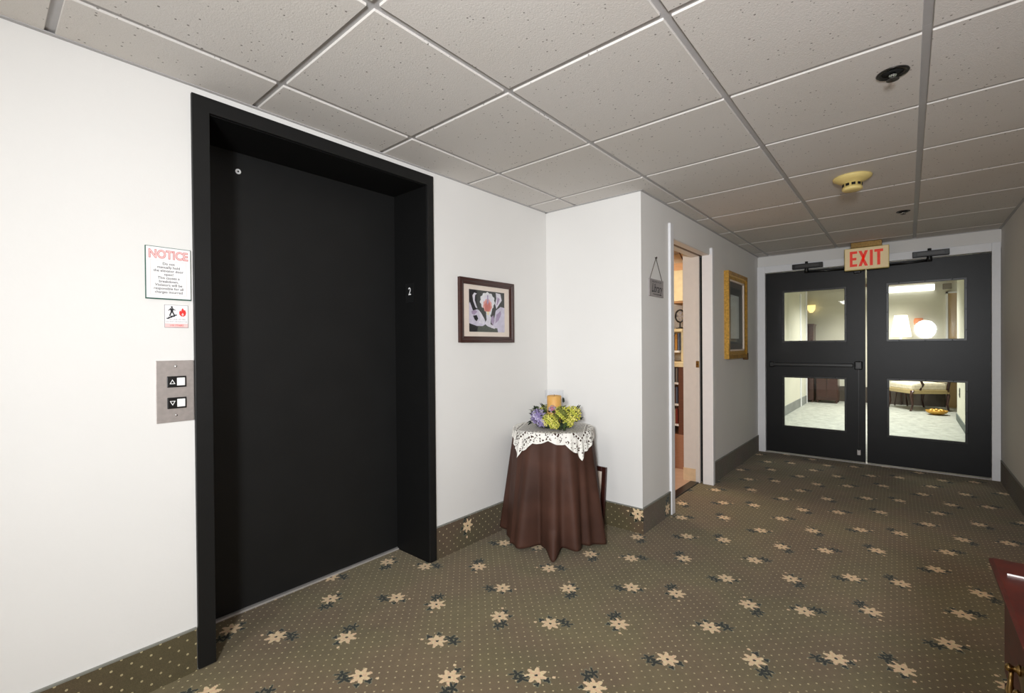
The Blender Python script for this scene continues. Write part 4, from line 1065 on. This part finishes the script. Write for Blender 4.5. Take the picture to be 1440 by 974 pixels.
# local x = along the front edge, local -y = back of the chair
aw_, ad = 0.60, 0.56
for (lx, ly, nm) in ((0, 0, 'leg'), (aw_, 0, 'leg'), (0, -ad, 'leg'), (aw_, -ad, 'leg')):
    bm = B(); sgn = -1 if ly == 0 else 1
    tube(bm, [(lx, ly, 0.37), (lx, ly - sgn * 0.012, 0.28), (lx, ly + sgn * 0.008, 0.12), (lx, ly - sgn * .02, 0.015), (lx, ly - sgn * .03, 0.0)], [0.030, 0.027, 0.017, 0.015, 0.020], 10); obj('leg', bm, M['darkwood'], ac)
boxobj('seat_rail', [(-0.02, aw_ + .02, -0.03, 0.02, 0.31, 0.38), (-0.02, aw_ + .02, -ad - .02, -ad + .03, 0.31, 0.38), (-0.02, 0.03, -ad, 0, 0.31, 0.38), (aw_ - .03, aw_ + .02, -ad, 0, 0.31, 0.38)], mat('golden_rail', (176, 156, 110), 0.5), ac, bev=0.008)
o = boxobj('seat_cushion', (-0.01, aw_ + .01, -ad, 0.01, 0.36, 0.50), M['cushion'], ac, bev=0.04)
bm = B(); prism(bm, [(0.03, -ad - .01, 0.5), (aw_ - .03, -ad - .01, 0.5), (aw_ - .03, -ad - .10, 1.0), (aw_ / 2, -ad - .11, 1.07), (0.03, -ad - .10, 1.0)], (0, -0.06, 0)); obj('backrest', bm, M['cushion'], ac, bev=0.02)
bm = B()
for sx in (0.0, aw_):
    tube(bm, [(sx, -ad, 0.37), (sx, -ad - 0.05, 0.7), (sx, -ad - 0.13, 1.02)], [0.022, 0.02, 0.018], 8)
tube(bm, [(0, -ad - .13, 1.02), (aw_ / 2, -ad - 0.14, 1.10), (aw_, -ad - .13, 1.02)], 0.022, 8)
obj('back_frame', bm, M['darkwood'], ac)
for sx in (0.0, aw_):
    bm = B(); tube(bm, [(sx, -0.12, 0.37), (sx, -0.17, 0.48), (sx, -0.11, 0.60), (sx, -0.05, 0.655), (sx, -0.2, 0.68), (sx, -0.4, 0.68), (sx, -ad - .05, 0.70)], [0.024, 0.022, 0.02, 0.026, 0.024, 0.02, 0.02], 8); obj('armrest', bm, M['darkwood'], ac)

gb = thing('gold_ornament', 'small gold coloured ornament on the floor by the armchair', 'ornament', (10.74, -0.37, 0))
bm = B(); lathe(bm, [(0.06, 0.0), (0.07, 0.012), (0.13, 0.035), (0.145, 0.075), (0.138, 0.075), (0.12, 0.04), (0.05, 0.02)], n=28); obj('bowl', bm, M['gold'], gb)
bm = B()
for k in range(7):
    a = k * 0.9; bmesh.ops.create_icosphere(bm, subdivisions=2, radius=0.035, matrix=Matrix.Translation((0.07 * math.cos(a), 0.07 * math.sin(a), 0.065)))
obj('gold_balls', bm, M['gold'], gb, smooth=True)
ol = thing('wall_outlet', 'dark outlet plate low on the pale lobby wall', 'outlet', (9.70, -0.59, 0.47))
boxobj('plate', (-0.045, 0.045, 0, 0.008, -0.07, 0.07), mat('dark_outlet', (74, 78, 74), 0.5), ol, bev=0.002)
for z in (0.012, -0.045): boxobj('socket', (-0.018, 0.018, 0.008, 0.011, z, z + 0.033), M['blackmetal'], ol)

# dark cabinets at the end of the lobby
tcab = thing('tall_cabinet', 'tall narrow dark wood cabinet at the lobby corner', 'cabinet', (11.66, 1.53, 0))
boxobj('body', (-0.14, 0.2, -0.045, 0.2, 0.05, 1.60), M['darkwood'], tcab, bev=0.004); boxobj('cornice', (-0.16, 0.22, -0.055, 0.22, 1.60, 1.64), M['darkwood'], tcab, bev=0.006)
for (a, b_) in ((-0.11, -0.02), (0.17, -0.02), (-0.11, 0.17), (0.17, 0.17)):
    bm = B(); lathe(bm, [(0.018, 0.052), (0.026, 0.03), (0.016, 0.0)], a, b_, 0, 12); obj('foot', bm, M['darkwood'], tcab)
lc_ = thing('sideboard', 'low dark wood sideboard on short feet in the lobby', 'sideboard', (11.70, 1.22, 0))
boxobj('body', (-0.16, 0.2, -0.145, 0.225, 0.06, 0.92), M['darkwood'], lc_, bev=0.004)
for (y0_, y1_) in ((-0.135, 0.035), (0.045, 0.215)):
    dd_ = boxobj('door', (-0.172, -0.16, y0_, y1_, 0.12, 0.88), M['darkwood'], lc_, bev=0.004)
    bm = B(); lathe(bm, [(0.01, 0), (0.012, -0.012), (0.003, -0.018)], -0.172, y0_ + (0.15 if y0_ < 0 else 0.02), 0.5, 12, 'X'); obj('knob', bm, M['brass'], dd_)
for (a, b_) in ((-0.13, -0.12), (0.17, -0.12), (-0.13, 0.2), (0.17, 0.2)):
    bm = B(); lathe(bm, [(0.016, 0.062), (0.024, 0.03), (0.014, 0.0)], a, b_, 0, 12); obj('foot', bm, M['darkwood'], lc_)
